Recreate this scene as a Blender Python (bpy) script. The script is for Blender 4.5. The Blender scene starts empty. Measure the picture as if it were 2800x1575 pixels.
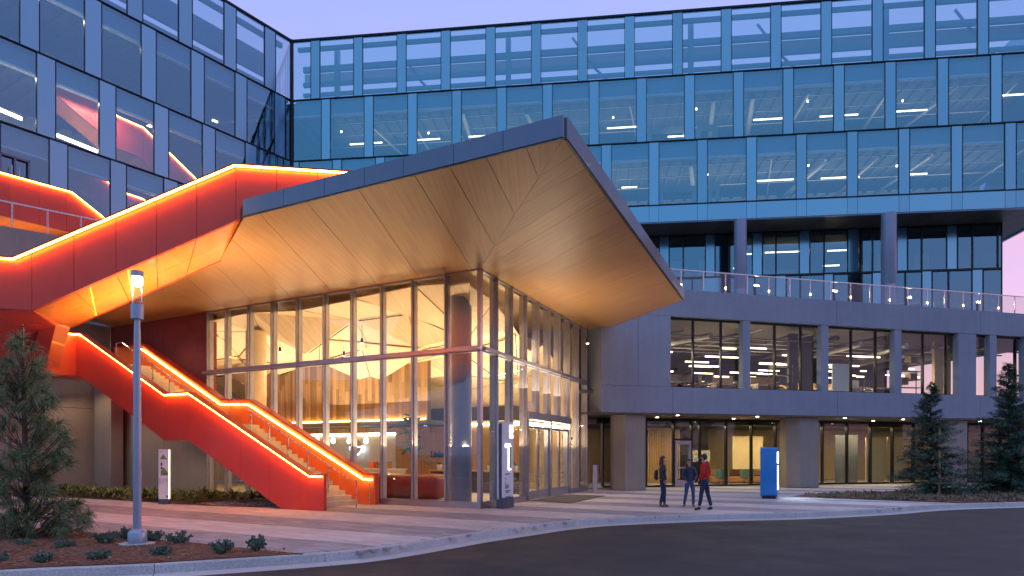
import bpy, bmesh, math, random
from mathutils import Vector, Matrix
R = math.radians
random.seed(7)
SC = bpy.context.scene
COL = SC.collection
# ---------------------------------------------------------------- camera, sky, sun, exposure
FPX, CX, HY, EYE = 1867.0, 1400.0, 1240.0, 1.85      # focal length, centre, horizon in the 2800 px wide photograph
cam = bpy.data.objects.new('camera', bpy.data.cameras.new('camera'))
COL.objects.link(cam)
cam.location = (0, 0, EYE); cam.rotation_euler = (R(90), 0, 0)
cam.data.sensor_width = 36; cam.data.lens = 36*FPX/2800
cam.data.shift_y = (HY-787.5)/2800
cam.data.clip_start = .1; cam.data.clip_end = 3000
SC.camera = cam
SC.view_settings.view_transform = 'Standard'
SC.view_settings.look = 'None'; SC.view_settings.gamma = 1; SC.view_settings.use_curve_mapping = False
SC.view_settings.exposure = 0.22

world = bpy.data.worlds.new('World'); SC.world = world; world.use_nodes = True
nt = world.node_tree; nt.nodes.clear()
def N(t, typ, **kw):
    n = t.nodes.new(typ)
    for k, v in kw.items():
        if k.startswith('i_'):
            key = k[2:]; key = int(key) if key.isdigit() else key.replace('_', ' ')
            n.inputs[key].default_value = v
        else: setattr(n, k, v)
    return n
def L(t, a, b): t.links.new(a, b)
def math_(t, op, a, b=None, clamp=False):
    n = N(t, 'ShaderNodeMath', operation=op, use_clamp=clamp)
    for i, v in enumerate((a, b)):
        if v is None: continue
        if isinstance(v, (int, float)): n.inputs[i].default_value = v
        else: L(t, v, n.inputs[i])
    return n.outputs[0]
def mixc(t, fac, a, b, mode='MIX'):
    n = N(t, 'ShaderNodeMix', data_type='RGBA', blend_type=mode)
    for i, v in ((0, fac), (6, a), (7, b)):
        if isinstance(v, (int, float)): n.inputs[i].default_value = v
        elif isinstance(v, tuple): n.inputs[i].default_value = v if len(v) == 4 else (*v, 1)
        else: L(t, v, n.inputs[i])
    return n.outputs[2]
def ramp(t, fac, stops, interp='LINEAR'):
    n = N(t, 'ShaderNodeValToRGB'); n.color_ramp.interpolation = interp
    e = n.color_ramp.elements
    while len(e) < len(stops): e.new(.5)
    for i, (p, c) in enumerate(stops):
        e[i].position = p
        if isinstance(c, (int, float)): c = (c, c, c)
        e[i].color = (*c[:3], 1)
    L(t, fac, n.inputs[0]); return n.outputs[0]
# dusk sky: blue behind the camera, lavender ahead, pink low to the right, soft pink clouds
tc = N(nt, 'ShaderNodeTexCoord'); sep = N(nt, 'ShaderNodeSeparateXYZ'); L(nt, tc.outputs['Generated'], sep.inputs[0])
elev = math_(nt, 'MAXIMUM', sep.outputs[2], 0.0)
west = ramp(nt, elev, [(0, (.88, .50, .64)), (.2, (.64, .42, .72)), (.40, (.38, .41, .80)), (.62, (.31, .41, .86)), (1, (.46, .53, .98))])
east = ramp(nt, elev, [(0, (.36, .50, .92)), (.12, (.28, .53, 1.0)), (.35, (.19, .50, .92)), (.7, (.36, .54, 1.0)), (1, (.46, .53, .98))])
az = math_(nt, 'ADD', math_(nt, 'MULTIPLY', sep.outputs[1], .62), math_(nt, 'MULTIPLY', sep.outputs[0], .5))
azf = ramp(nt, math_(nt, 'ADD', math_(nt, 'MULTIPLY', az, .5), .5), [(.16, 0), (.62, 1)], 'EASE')
base = mixc(nt, azf, east, west)
mp = N(nt, 'ShaderNodeMapping'); mp.inputs['Scale'].default_value = (1.2, 1.2, 5.0); L(nt, tc.outputs['Generated'], mp.inputs[0])
cl = N(nt, 'ShaderNodeTexNoise', i_Scale=2.2, i_Detail=6.0, i_Roughness=.55); L(nt, mp.outputs[0], cl.inputs['Vector'])
clf = ramp(nt, cl.outputs[0], [(.42, 0), (.68, 1)], 'EASE')
lowf = ramp(nt, elev, [(0, .9), (.25, .5), (.42, .06)])
cloudy = math_(nt, 'MULTIPLY', math_(nt, 'MULTIPLY', clf, lowf), math_(nt, 'ADD', math_(nt, 'MULTIPLY', azf, .75), .2), True)
skyc = mixc(nt, cloudy, base, (.88, .40, .50))
nish = N(nt, 'ShaderNodeTexSky', sky_type='NISHITA', sun_disc=False, sun_elevation=R(1.0), sun_rotation=R(60))
bg1 = N(nt, 'ShaderNodeBackground', i_Strength=1.0); L(nt, skyc, bg1.inputs[0])
bg2 = N(nt, 'ShaderNodeBackground', i_Strength=.05); L(nt, nish.outputs[0], bg2.inputs[0])
ads = N(nt, 'ShaderNodeAddShader'); L(nt, bg1.outputs[0], ads.inputs[0]); L(nt, bg2.outputs[0], ads.inputs[1])
wo = N(nt, 'ShaderNodeOutputWorld'); L(nt, ads.outputs[0], wo.inputs[0])
# afterglow of the sun that has just set, low on the right
sun = bpy.data.objects.new('sun', bpy.data.lights.new('sun', 'SUN')); COL.objects.link(sun)
sun.data.energy = .32; sun.data.angle = R(25); sun.data.color = (1, .62, .55)
sun.rotation_euler = Vector((-math.sin(R(60)), -math.cos(R(60)), -.12)).to_track_quat('-Z', 'Y').to_euler()
def lamp(name, kind, loc, power, color=(1, .72, .42), size=.1, aim=(0, 0, -1), sizey=None, angle=None, blend=.6):
    ld = bpy.data.lights.new(name, kind); o = bpy.data.objects.new(name, ld); COL.objects.link(o)
    o.location = loc; ld.energy = power; ld.color = color
    if kind == 'AREA':
        ld.shape = 'RECTANGLE'; ld.size = size; ld.size_y = sizey or size
    else: ld.shadow_soft_size = size
    if kind == 'SPOT': ld.spot_size = R(angle or 100); ld.spot_blend = blend
    o.rotation_euler = Vector(aim).to_track_quat('-Z', 'Y').to_euler()
    return o
# ---------------------------------------------------------------- materials
MATS = {}
def newmat(name):
    m = bpy.data.materials.new(name); m.use_nodes = True; m.node_tree.nodes.clear(); MATS[name] = m
    t = m.node_tree; o = N(t, 'ShaderNodeOutputMaterial'); return m, t, o
def pbsdf(t, o, color=(.5, .5, .5), rough=.5, metal=0., spec=.5, coat=0.):
    p = N(t, 'ShaderNodeBsdfPrincipled'); p.inputs['Roughness'].default_value = rough
    p.inputs['Metallic'].default_value = metal; p.inputs['Specular IOR Level'].default_value = spec
    p.inputs['Coat Weight'].default_value = coat
    p.inputs['Base Color'].default_value = (*color, 1); L(t, p.outputs[0], o.inputs[0]); return p
def coords(t, scale=(1, 1, 1), kind='Object'):
    # world position, so that the grain runs on across the pieces
    g = N(t, 'ShaderNodeNewGeometry'); mp = N(t, 'ShaderNodeMapping'); mp.inputs['Scale'].default_value = scale
    L(t, g.outputs['Position'], mp.inputs[0]); return mp.outputs[0]
def noise(t, vec, scale, detail=4., rough=.6):
    n = N(t, 'ShaderNodeTexNoise', i_Scale=scale, i_Detail=detail, i_Roughness=rough); L(t, vec, n.inputs['Vector']); return n.outputs[0]
def bump(t, p, h, strength=.3, dist=.01):
    b = N(t, 'ShaderNodeBump', i_Strength=strength, i_Distance=dist); L(t, h, b.inputs['Height']); L(t, b.outputs[0], p.inputs['Normal'])
def rnd(t):
    return N(t, 'ShaderNodeObjectInfo').outputs['Random']
def simple(name, color, rough=.5, metal=0., var=.12, scale=3., bmp=0., bscale=60., coat=0., objvar=0.):
    m, t, o = newmat(name); p = pbsdf(t, o, color, rough, metal, coat=coat)
    v = coords(t); n = noise(t, v, scale)
    c = ramp(t, n, [(.3, tuple(x*(1-var) for x in color)), (.7, tuple(min(1, x*(1+var)) for x in color))])
    if objvar:
        k = math_(t, 'ADD', math_(t, 'MULTIPLY', rnd(t), objvar*2), 1-objvar)
        cc = N(t, 'ShaderNodeCombineColor'); [L(t, k, cc.inputs[i]) for i in range(3)]
        c = mixc(t, 1.0, c, cc.outputs[0], 'MULTIPLY')
    L(t, c, p.inputs['Base Color'])
    n2 = noise(t, v, scale*2.3); L(t, math_(t, 'ADD', math_(t, 'MULTIPLY', n2, .16), rough-.08), p.inputs['Roughness'])
    if bmp: bump(t, p, noise(t, v, bscale, 5), bmp)
    return m
def emit(name, color, strength):
    m, t, o = newmat(name); e = N(t, 'ShaderNodeEmission', i_Strength=strength); e.inputs[0].default_value = (*color, 1); L(t, e.outputs[0], o.inputs[0]); return m
def glass(name, tint=(.8, .88, .95), refl=.1, reflc=(1, 1, 1), ior=1.5, rough=.0, wav=.0, maxr=1.0):
    # a pane: tinted see-through sheet with a coated mirror reflection on the outer face
    m, t, o = newmat(name)
    tr = N(t, 'ShaderNodeBsdfTransparent'); tr.inputs[0].default_value = (*[math.sqrt(x) for x in tint], 1)
    gl = N(t, 'ShaderNodeBsdfGlossy'); gl.inputs[0].default_value = (*reflc, 1); gl.inputs['Roughness'].default_value = rough
    fr = N(t, 'ShaderNodeFresnel', i_IOR=ior); geo = N(t, 'ShaderNodeNewGeometry')
    k = math_(t, 'ADD', fr.outputs[0], refl, True)
    k = math_(t, 'MINIMUM', k, maxr)
    k = math_(t, 'MULTIPLY', k, math_(t, 'SUBTRACT', 1.0, geo.outputs['Backfacing']))
    if wav:
        b = N(t, 'ShaderNodeBump', i_Strength=wav, i_Distance=.02); L(t, noise(t, coords(t), .8, 1), b.inputs['Height']); L(t, b.outputs[0], gl.inputs['Normal'])
    mx = N(t, 'ShaderNodeMixShader'); L(t, k, mx.inputs[0]); L(t, tr.outputs[0], mx.inputs[1]); L(t, gl.outputs[0], mx.inputs[2]); L(t, mx.outputs[0], o.inputs[0])
    return m
glass('facade_glass', (.56, .66, .74), .26, (.40, .70, .86), 1.5, .0, .12)
glass('lobby_glass', (.86, .88, .86), .03, (.85, .92, 1.0), 1.5, 0, .03)
glass('storefront_glass', (.72, .75, .70), .0, (.9, .95, 1.0), 1.5, 0, .03)
glass('clear_glass', (.9, .95, .95), .03)
def panelglass():
    m, t, o = newmat('spandrel_glass'); p = pbsdf(t, o, (.05, .15, .26), .22, 0, .5)
    p.inputs['Base Color'].default_value = (.035, .12, .19, 1)
    gl = N(t, 'ShaderNodeBsdfGlossy'); gl.inputs[0].default_value = (.40, .70, .87, 1); gl.inputs['Roughness'].default_value = .16
    fr = N(t, 'ShaderNodeFresnel', i_IOR=1.6); k = math_(t, 'ADD', fr.outputs[0], math_(t, 'ADD', math_(t, 'MULTIPLY', rnd(t), .08), .30), True)
    mx = N(t, 'ShaderNodeMixShader'); L(t, k, mx.inputs[0]); L(t, p.outputs[0], mx.inputs[1]); L(t, gl.outputs[0], mx.inputs[2]); L(t, mx.outputs[0], o.inputs[0])
    b = N(t, 'ShaderNodeBump', i_Strength=.05, i_Distance=.01); L(t, noise(t, coords(t), 6, 2), b.inputs['Height']); L(t, b.outputs[0], gl.inputs['Normal'])
panelglass()
simple('dark_metal', (.012, .016, .026), .35, .6, bmp=0)
simple('window_metal', (.02, .022, .02), .35, .5)
simple('aluminium', (.42, .40, .44), .35, .75, .08)
simple('silver_paint', (.32, .36, .46), .32, .35, .07, coat=.3)
simple('steel', (.5, .5, .5), .28, .9, .05)
simple('fascia_metal', (.12, .14, .21), .33, .35, .05, coat=.25, objvar=.05)
simple('red_bounce_wall', (.26, .055, .045), .75, 0, .1, 3, .2)  # upper wall left of the lobby: red bounce light put into its colour
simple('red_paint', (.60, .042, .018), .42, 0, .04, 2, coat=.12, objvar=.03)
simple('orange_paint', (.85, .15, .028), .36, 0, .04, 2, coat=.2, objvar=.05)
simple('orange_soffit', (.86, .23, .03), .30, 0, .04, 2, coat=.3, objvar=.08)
simple('blue_panel', (.004, .19, .54), .32, 0, .05, coat=.4)
simple('white_paint', (.72, .71, .70), .5, 0, .04)
simple('cream_wall', (.62, .48, .28), .7, 0, .06)
simple('white_wall', (.62, .58, .52), .7, 0, .05)
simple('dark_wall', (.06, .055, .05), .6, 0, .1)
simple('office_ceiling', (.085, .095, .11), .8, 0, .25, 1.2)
simple('office_floor', (.16, .15, .14), .8, 0, .2)
simple('bulkhead', (.16, .34, .44), .6, 0, .06)
simple('shade_trim', (.78, .82, .86), .5, 0, .05)
simple('duct_metal', (.42, .42, .42), .35, .6, .1)
simple('desk_wood', (.42, .27, .13), .5, 0, .15)
simple('black_plastic', (.015, .015, .017), .4, 0, .1)
simple('sofa_brown', (.30, .13, .05), .7, 0, .1)
simple('chair_teal', (.10, .19, .18), .7, 0, .1)
simple('lobby_red', (.20, .025, .03), .35, 0, .06, coat=.3)
simple('step_stone', (.50, .46, .40), .75, 0, .1, 4, .3)
simple('rubber_mat', (.10, .09, .085), .95, 0, .2, 40, .3)
simple('soffit_bronze', (.11, .085, .06), .45, .3, .1, objvar=.15)
simple('column_paint', (.23, .26, .36), .35, .1, .05, coat=.3)
simple('trunk_bark', (.10, .06, .045), .9, 0, .35, 14, .8, 30)
simple('stake_wood', (.38, .26, .16), .8, 0, .2, 8, .4)
simple('screen_blue', (.02, .05, .12), .2, 0, .05)
simple('picture_paper', (.35, .32, .28), .6, 0, .8, 9)
simple('skin', (.52, .30, .22), .5, 0, .05)
simple('hair_brown', (.06, .028, .02), .55, 0, .3, 40)
simple('hair_auburn', (.09, .018, .015), .55, 0, .3, 40)
simple('hair_dark', (.025, .018, .016), .6, 0, .3, 40)
simple('black_jacket', (.012, .013, .02), .55, 0, .15, 20)
simple('navy_puffer', (.02, .035, .085), .45, 0, .15, 20, .2)
simple('red_fleece', (.50, .015, .012), .85, 0, .08, 20, .3)
simple('dark_jeans', (.012, .025, .07), .8, 0, .15, 20, .2)
simple('blue_jeans', (.035, .085, .20), .8, 0, .18, 20, .2)
simple('boot_leather', (.10, .055, .04), .55, 0, .12, 20)
simple('shoe_black', (.015, .013, .014), .5, 0, .12, 20)
simple('shirt_grey', (.30, .30, .33), .8, 0, .1, 20)
simple('pot_white', (.7, .68, .65), .4, 0, .05)
simple('flower_red', (.7, .10, .05), .5, 0, .1)
simple('letter_blue', (.01, .10, .32), .35, 0, .05)
simple('letter_dark', (.05, .05, .06), .5, 0, .05)
simple('sign_face', (.72, .75, .82), .38, 0, .04, coat=.2)
simple('sign_base', (.08, .09, .13), .45, .2, .1)
simple('map_green', (.22, .30, .10), .6, 0, .2, 30)
simple('gravel_stone', (.30, .28, .27), .8, 0, .3, 12, .3)
emit('led_warm', (1, .46, .05), 36)
emit('led_wash', (1, .60, .15), 36)
emit('lamp_warm', (1, .86, .62), 14)
emit('downlight', (1, .85, .60), 20)
emit('office_light', (1, .84, .56), 6.0)
emit('cove_light', (1, .74, .42), 3.0)
emit('neon_white', (.75, .88, 1), 7)
emit('neon_blue', (.08, .25, 1), 12)
emit('panel_light', (.72, .86, 1), 2.2)
emit('exit_green', (.1, .9, .5), 1.5)
emit('bollard_light', (1, .82, .58), 110)
def concrete(name, a, b, speck=.5, bs=.25):
    m, t, o = newmat(name); p = pbsdf(t, o, a, .82); v = coords(t)
    c = ramp(t, noise(t, v, .45, 6), [(.3, a), (.7, b)])
    sp = ramp(t, noise(t, v, 38, 3), [(.35, 1-speck*.45), (.6, 1.0), (.75, 1+speck*.35)])
    c = mixc(t, 1.0, c, sp, 'MULTIPLY')
    st = N(t, 'ShaderNodeMapping'); st.inputs['Scale'].default_value = (2.5, 2.5, .15); g = N(t, 'ShaderNodeNewGeometry'); L(t, g.outputs['Position'], st.inputs[0])
    s2 = ramp(t, noise(t, st.outputs[0], 1.6, 4), [(.35, .95), (.6, 1.01)])
    c = mixc(t, 1.0, c, s2, 'MULTIPLY'); L(t, c, p.inputs['Base Color']); bump(t, p, noise(t, v, 55, 5), bs, .01)
    return m
concrete('concrete', (.255, .275, .345), (.305, .325, .395))
concrete('wall_concrete', (.30, .25, .22), (.35, .30, .26))
concrete('kerb_concrete', (.42, .41, .41), (.56, .55, .54), .7, .35)
concrete('slab_concrete', (.46, .44, .44), (.54, .52, .51), .3, .2)
def asphalt():
    m, t, o = newmat('asphalt'); p = pbsdf(t, o, (.035, .035, .036), .85); v = coords(t)
    c = ramp(t, noise(t, v, .35, 7), [(.3, (.020, .022, .025)), (.7, (.033, .036, .040))])
    g = ramp(t, noise(t, v, 90, 3), [(.35, .7), (.6, 1.0), (.8, 1.8)]); c = mixc(t, 1.0, c, g, 'MULTIPLY')
    v2 = coords(t, (.5, 3.0, 1)); sc = ramp(t, noise(t, v2, 2.2, 8, .7), [(.60, 0), (.72, .35)]); c = mixc(t, sc, c, (.085, .082, .08))
    vo = N(t, 'ShaderNodeTexVoronoi', i_Scale=.16, feature='DISTANCE_TO_EDGE'); wv = N(t, 'ShaderNodeVectorMath', operation='ADD'); nz = N(t, 'ShaderNodeTexNoise', i_Scale=1.3, i_Detail=5.); L(t, v, nz.inputs['Vector']); L(t, v, wv.inputs[0]); L(t, nz.outputs['Color'], wv.inputs[1]); L(t, wv.outputs[0], vo.inputs['Vector'])
    c = mixc(t, ramp(t, vo.outputs['Distance'], [(0.0, .8), (.004, .5), (.007, 0)]), c, (.012, .012, .013))
    L(t, c, p.inputs['Base Color']); L(t, ramp(t, noise(t, v, .5, 6), [(.35, .92), (.7, .62)]), p.inputs['Roughness']); bump(t, p, noise(t, v, 70, 5), .6, .01)
asphalt()
def paver():
    m, t, o = newmat('paver_stone'); p = pbsdf(t, o, (.4, .35, .35), .8); v = coords(t)
    at = N(t, 'ShaderNodeAttribute', attribute_name='tone'); oi = rnd(t)
    # light and charcoal bands; tone holds band and shade of each stone
    c = ramp(t, at.outputs['Fac'], [(0, (.28, .26, .275)), (.35, (.43, .395, .41)), (.55, (.55, .48, .47)), (1, (.74, .67, .65))])
    st = ramp(t, noise(t, v, .5, 6), [(.3, .82), (.7, 1.08)]); c = mixc(t, 1.0, c, st, 'MULTIPLY')
    g = ramp(t, noise(t, v, 60, 3), [(.3, .85), (.7, 1.12)]); c = mixc(t, 1.0, c, g, 'MULTIPLY')
    L(t, c, p.inputs['Base Color']); bump(t, p, noise(t, v, 45, 4), .25, .01)
paver()
def wood(name, a, b, axis, fine=16., vary=.1, rough=.42, gs=1.):
    # veneer: grain streaks stretched along 'axis' (a world direction in plan, or None for vertical boards)
    m, t, o = newmat(name); p = pbsdf(t, o, a, rough)
    g = N(t, 'ShaderNodeNewGeometry'); mp = N(t, 'ShaderNodeMapping'); L(t, g.outputs['Position'], mp.inputs[0])
    if axis is None: mp.inputs['Scale'].default_value = (fine, fine, .35)
    else:
        mp.vector_type = 'TEXTURE'
        mp.inputs['Rotation'].default_value = (0, 0, math.atan2(axis[1], axis[0])); mp.inputs['Scale'].default_value = (3.0*gs, 1/fine, 1)
    n = N(t, 'ShaderNodeTexNoise', i_Scale=1.0, i_Detail=5., i_Roughness=.62); L(t, mp.outputs[0], n.inputs['Vector'])
    c = ramp(t, n.outputs[0], [(.28, b), (.5, tuple((x+y)/2 for x, y in zip(a, b))), (.72, a)])
    k = math_(t, 'ADD', math_(t, 'MULTIPLY', rnd(t), vary*2), 1-vary)
    cc = N(t, 'ShaderNodeCombineColor'); [L(t, k, cc.inputs[i]) for i in range(3)]
    c = mixc(t, 1.0, c, cc.outputs[0], 'MULTIPLY'); L(t, c, p.inputs['Base Color']); bump(t, p, n.outputs[0], .08, .005)
wood('veneer_left', (.50, .28, .11), (.36, .17, .065), (.05, 1), 14)
wood('veneer_right', (.50, .28, .11), (.36, .17, .065), (.46, -.89), 14)
wood('ceiling_veneer', (.74, .57, .36), (.54, .38, .21), (.6, .8), 12, .12)
wood('old_board', (.42, .27, .13), (.20, .12, .06), None, 14, .35, .6)
wood('warm_wood', (.55, .36, .16), (.42, .26, .11), None, 8, .05, .5)
def mulch():
    m, t, o = newmat('mulch_bark'); p = pbsdf(t, o, (.12, .06, .035), .95); v = coords(t, (1, 2.2, 1))
    c = ramp(t, noise(t, v, 26, 6, .75), [(.3, (.05, .02, .014)), (.5, (.19, .085, .05)), (.66, (.33, .17, .10)), (.8, (.5, .34, .24))])
    L(t, c, p.inputs['Base Color']); bump(t, p, noise(t, v, 30, 6, .75), 1.0, .03)
mulch()
simple('mulch_chip', (.26, .12, .07), .9, 0, .7, 9)
def leaf(name, a, b, rough=.55, sub=.0, sc=7.):
    m, t, o = newmat(name); p = pbsdf(t, o, a, rough); v = coords(t)
    c = ramp(t, noise(t, v, sc, 3), [(.3, a), (.7, b)]); L(t, c, p.inputs['Base Color'])
    return m
leaf('pine_needle', (.07, .12, .06), (.20, .24, .10))
leaf('redwood_leaf', (.05, .12, .10), (.13, .22, .14))
leaf('strap_leaf', (.06, .09, .02), (.24, .26, .07))
leaf('shrub_leaf', (.08, .13, .09), (.17, .25, .18))
leaf('dry_leaf', (.09, .10, .06), (.16, .15, .09))
leaf('fig_leaf', (.03, .10, .02), (.06, .20, .04))
leaf('far_foliage', (.012, .022, .016), (.03, .045, .028), sc=2.)
def mesh_screen():
    m, t, o = newmat('perforated_metal'); p = pbsdf(t, o, (.06, .09, .13), .5, .3)
    tr = N(t, 'ShaderNodeBsdfTransparent'); w = N(t, 'ShaderNodeTexWave', i_Scale=4.2, wave_type='BANDS', bands_direction='DIAGONAL'); L(t, coords(t, (1, 0, 1)), w.inputs['Vector'])
    k = ramp(t, w.outputs[1], [(.35, 0.35), (.65, .95)])
    mx = N(t, 'ShaderNodeMixShader'); L(t, k, mx.inputs[0]); L(t, tr.outputs[0], mx.inputs[1]); L(t, p.outputs[0], mx.inputs[2]); L(t, mx.outputs[0], o.inputs[0])
mesh_screen()
def wire_mesh():
    m, t, o = newmat('wire_mesh'); p = pbsdf(t, o, (.35, .35, .40), .4, .7)
    tr = N(t, 'ShaderNodeBsdfTransparent')
    k = None
    for s in (1, -1):
        v = coords(t, (s*1.0, 0.27*s, 1)); w = N(t, 'ShaderNodeTexWave', i_Scale=4.0, wave_type='BANDS', bands_direction='DIAGONAL'); L(t, v, w.inputs['Vector'])
        q = ramp(t, w.outputs[1], [(.72, 0.0), (.9, .32)]); k = q if k is None else math_(t, 'MAXIMUM', k, q)
    mx = N(t, 'ShaderNodeMixShader'); L(t, k, mx.inputs[0]); L(t, tr.outputs[0], mx.inputs[1]); L(t, p.outputs[0], mx.inputs[2]); L(t, mx.outputs[0], o.inputs[0])
wire_mesh()
# ---------------------------------------------------------------- geometry helpers
class Fr:                                  # a vertical wall plane: s runs along it, d outwards (towards the camera side), z up
    def __init__(s, P, u):
        n = math.hypot(*u); s.P = P; s.u = (u[0]/n, u[1]/n); s.n = (s.u[1], -s.u[0])
    def pt(s, a, d, z): return (s.P[0]+s.u[0]*a+s.n[0]*d, s.P[1]+s.u[1]*a+s.n[1]*d, z)
    def hit(s, px):
        a = (px-CX)/FPX; return (a*s.P[1]-s.P[0])/(s.u[0]-a*s.u[1])
    def z(s, px, py): y = s.P[1]+s.u[1]*s.hit(px); return EYE+(HY-py)*y/FPX
    def sz(s, px, py): return (s.hit(px), s.z(px, py))
    def off(s, d, a=0): p = s.pt(a, d, 0); return Fr((p[0], p[1]), s.u)
def vp(px, Y, v):                          # plane through image column px at distance Y whose lines vanish at column v
    u = ((v-CX), FPX)
    if v < CX: u = (-u[0], -u[1])
    return Fr(((px-CX)/FPX*Y, Y), u)
def gp(px, py, z=0.):                      # point of the level z seen at this pixel
    Y = FPX*(EYE-z)/(py-HY); return ((px-CX)/FPX*Y, Y, z)
class MB:
    def __init__(s): s.v = []; s.f = []
    def poly(s, pts):
        i = len(s.v); s.v += [tuple(p) for p in pts]; s.f.append(tuple(range(i, i+len(pts))))
    def prism(s, a, b):                    # two matching rings
        i = len(s.v); n = len(a); s.v += [tuple(p) for p in a]+[tuple(p) for p in b]
        s.f.append(tuple(range(i, i+n))); s.f.append(tuple(range(i+2*n-1, i+n-1, -1)))
        for k in range(n): s.f.append((i+k, i+n+k, i+n+(k+1) % n, i+(k+1) % n))
        return s
    def fb(s, fr, s0, s1, d0, d1, z0, z1):
        q = lambda z: [fr.pt(s0, d0, z), fr.pt(s1, d0, z), fr.pt(s1, d1, z), fr.pt(s0, d1, z)]
        return s.prism(q(z0), q(z1))
    def box(s, x0, x1, y0, y1, z0, z1):
        q = lambda z: [(x0, y0, z), (x1, y0, z), (x1, y1, z), (x0, y1, z)]
        return s.prism(q(z0), q(z1))
    def rib(s, fr, pts, d0, d1, h0, h1):   # band along a polyline of (s,z)
        for (a, za), (b, zb) in zip(pts, pts[1:]):
            s.prism([fr.pt(a, d0, za+h0), fr.pt(b, d0, zb+h0), fr.pt(b, d0, zb+h1), fr.pt(a, d0, za+h1)],
                    [fr.pt(a, d1, za+h0), fr.pt(b, d1, zb+h0), fr.pt(b, d1, zb+h1), fr.pt(a, d1, za+h1)])
        return s
    def tube(s, path, r, n=8, r2=None):
        path = [Vector(p) for p in path]; m = len(path); rings = []
        for k, p in enumerate(path):
            d = (path[min(k+1, m-1)]-path[max(k-1, 0)]).normalized()
            a = d.cross(Vector((0, 0, 1)));  a = a.normalized() if a.length > 1e-3 else Vector((1, 0, 0)); b = d.cross(a)
            rr = r if r2 is None else r+(r2-r)*k/(m-1)
            rings.append([p+(a*math.cos(2*math.pi*j/n)+b*math.sin(2*math.pi*j/n))*rr for j in range(n)])
        i = len(s.v)
        for q in rings: s.v += [tuple(x) for x in q]
        for k in range(m-1):
            for j in range(n): s.f.append((i+k*n+j, i+k*n+(j+1) % n, i+(k+1)*n+(j+1) % n, i+(k+1)*n+j))
        s.f.append(tuple(range(i+n-1, i-1, -1))); s.f.append(tuple(range(i+(m-1)*n, i+m*n)))
        return s
    def lathe(s, c, prof, n=20, sx=1., sy=1.):
        i = len(s.v); m = len(prof)
        for r, z in prof: s.v += [(c[0]+r*sx*math.cos(2*math.pi*j/n), c[1]+r*sy*math.sin(2*math.pi*j/n), c[2]+z) for j in range(n)]
        for k in range(m-1):
            for j in range(n): s.f.append((i+k*n+j, i+k*n+(j+1) % n, i+(k+1)*n+(j+1) % n, i+(k+1)*n+j))
        s.f.append(tuple(range(i+n-1, i-1, -1))); s.f.append(tuple(range(i+(m-1)*n, i+m*n)))
        return s
def rootloc(o):
    v = Vector((0, 0, 0))
    while o: v += Vector(o.location); o = o.parent
    return v
def build(name, mb, mat, parent=None, smooth=False, bevel=0., fix=True, tone=None, label=None):
    xs = [p[0] for p in mb.v]; ys = [p[1] for p in mb.v]; zs = [p[2] for p in mb.v]
    c = Vector(((min(xs)+max(xs))/2, (min(ys)+max(ys))/2, min(zs)))
    me = bpy.data.meshes.new(name); me.from_pydata([(p[0]-c.x, p[1]-c.y, p[2]-c.z) for p in mb.v], [], mb.f)
    if fix:
        b = bmesh.new(); b.from_mesh(me); bmesh.ops.recalc_face_normals(b, faces=b.faces); b.to_mesh(me); b.free()
    if smooth:
        for p in me.polygons: p.use_smooth = True
        if smooth != 'all':
            try: me.set_sharp_from_angle(angle=R(40))
            except Exception: pass
    me.materials.append(MATS[mat] if isinstance(mat, str) else mat)
    if tone is not None:
        at = me.attributes.new('tone', 'FLOAT', 'FACE')
        at.data.foreach_set('value', tone if isinstance(tone, list) else [tone]*len(me.polygons))
    o = bpy.data.objects.new(name, me); COL.objects.link(o)
    o.parent = parent; o.location = c-rootloc(parent)
    if bevel:
        md = o.modifiers.new('edge', 'BEVEL'); md.width = bevel; md.segments = 2; md.limit_method = 'ANGLE'
    if label: o['label'] = label
    return o
def tag(o, label, cat, group=None):
    o['label'] = label; o['category'] = cat
    if group: o['group'] = group
    return o
def thing(name, loc, label, cat, group=None):
    o = bpy.data.objects.new(name, None); COL.objects.link(o); o.location = loc; o.empty_display_size = .3
    return tag(o, label, cat, group)
def struct(o): o['kind'] = 'structure'; return o
def stuff(o): o['kind'] = 'stuff'; return o
def copy_at(o, delta, parent=None):
    c = o.copy(); COL.objects.link(c)
    if parent is None: c.location = Vector(o.location)+Vector(delta)
    else: c.parent = parent
    for ch in list(o.children): copy_at(ch, delta, c)
    return c
def text(name, s, size, fr, a, d, z, mat, parent, depth=.02, align='LEFT', stretch=1., bold=0.):
    cu = bpy.data.curves.new(name, 'FONT'); cu.body = s; cu.size = size; cu.extrude = depth/2; cu.align_x = align; cu.offset = bold; cu.resolution_u = 3
    t = bpy.data.objects.new(name, cu); COL.objects.link(t)
    me = bpy.data.meshes.new_from_object(t.evaluated_get(bpy.context.evaluated_depsgraph_get()))
    bpy.data.objects.remove(t); me.name = name; me.materials.clear(); me.materials.append(MATS[mat])
    mb = MB(); mb.v = [fr.pt(a+v.co.x*stretch, d+v.co.z, z+v.co.y) for v in me.vertices]; mb.f = [tuple(p.vertices) for p in me.polygons]
    return build(name, mb, mat, parent, fix=False)

ORD = ['first', 'second', 'third', 'fourth', 'fifth', 'sixth', 'seventh', 'eighth', 'ninth', 'tenth', 'eleventh', 'twelfth', 'thirteenth', 'fourteenth', 'fifteenth', 'sixteenth', 'seventeenth', 'eighteenth', 'nineteenth', 'twentieth']
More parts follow.
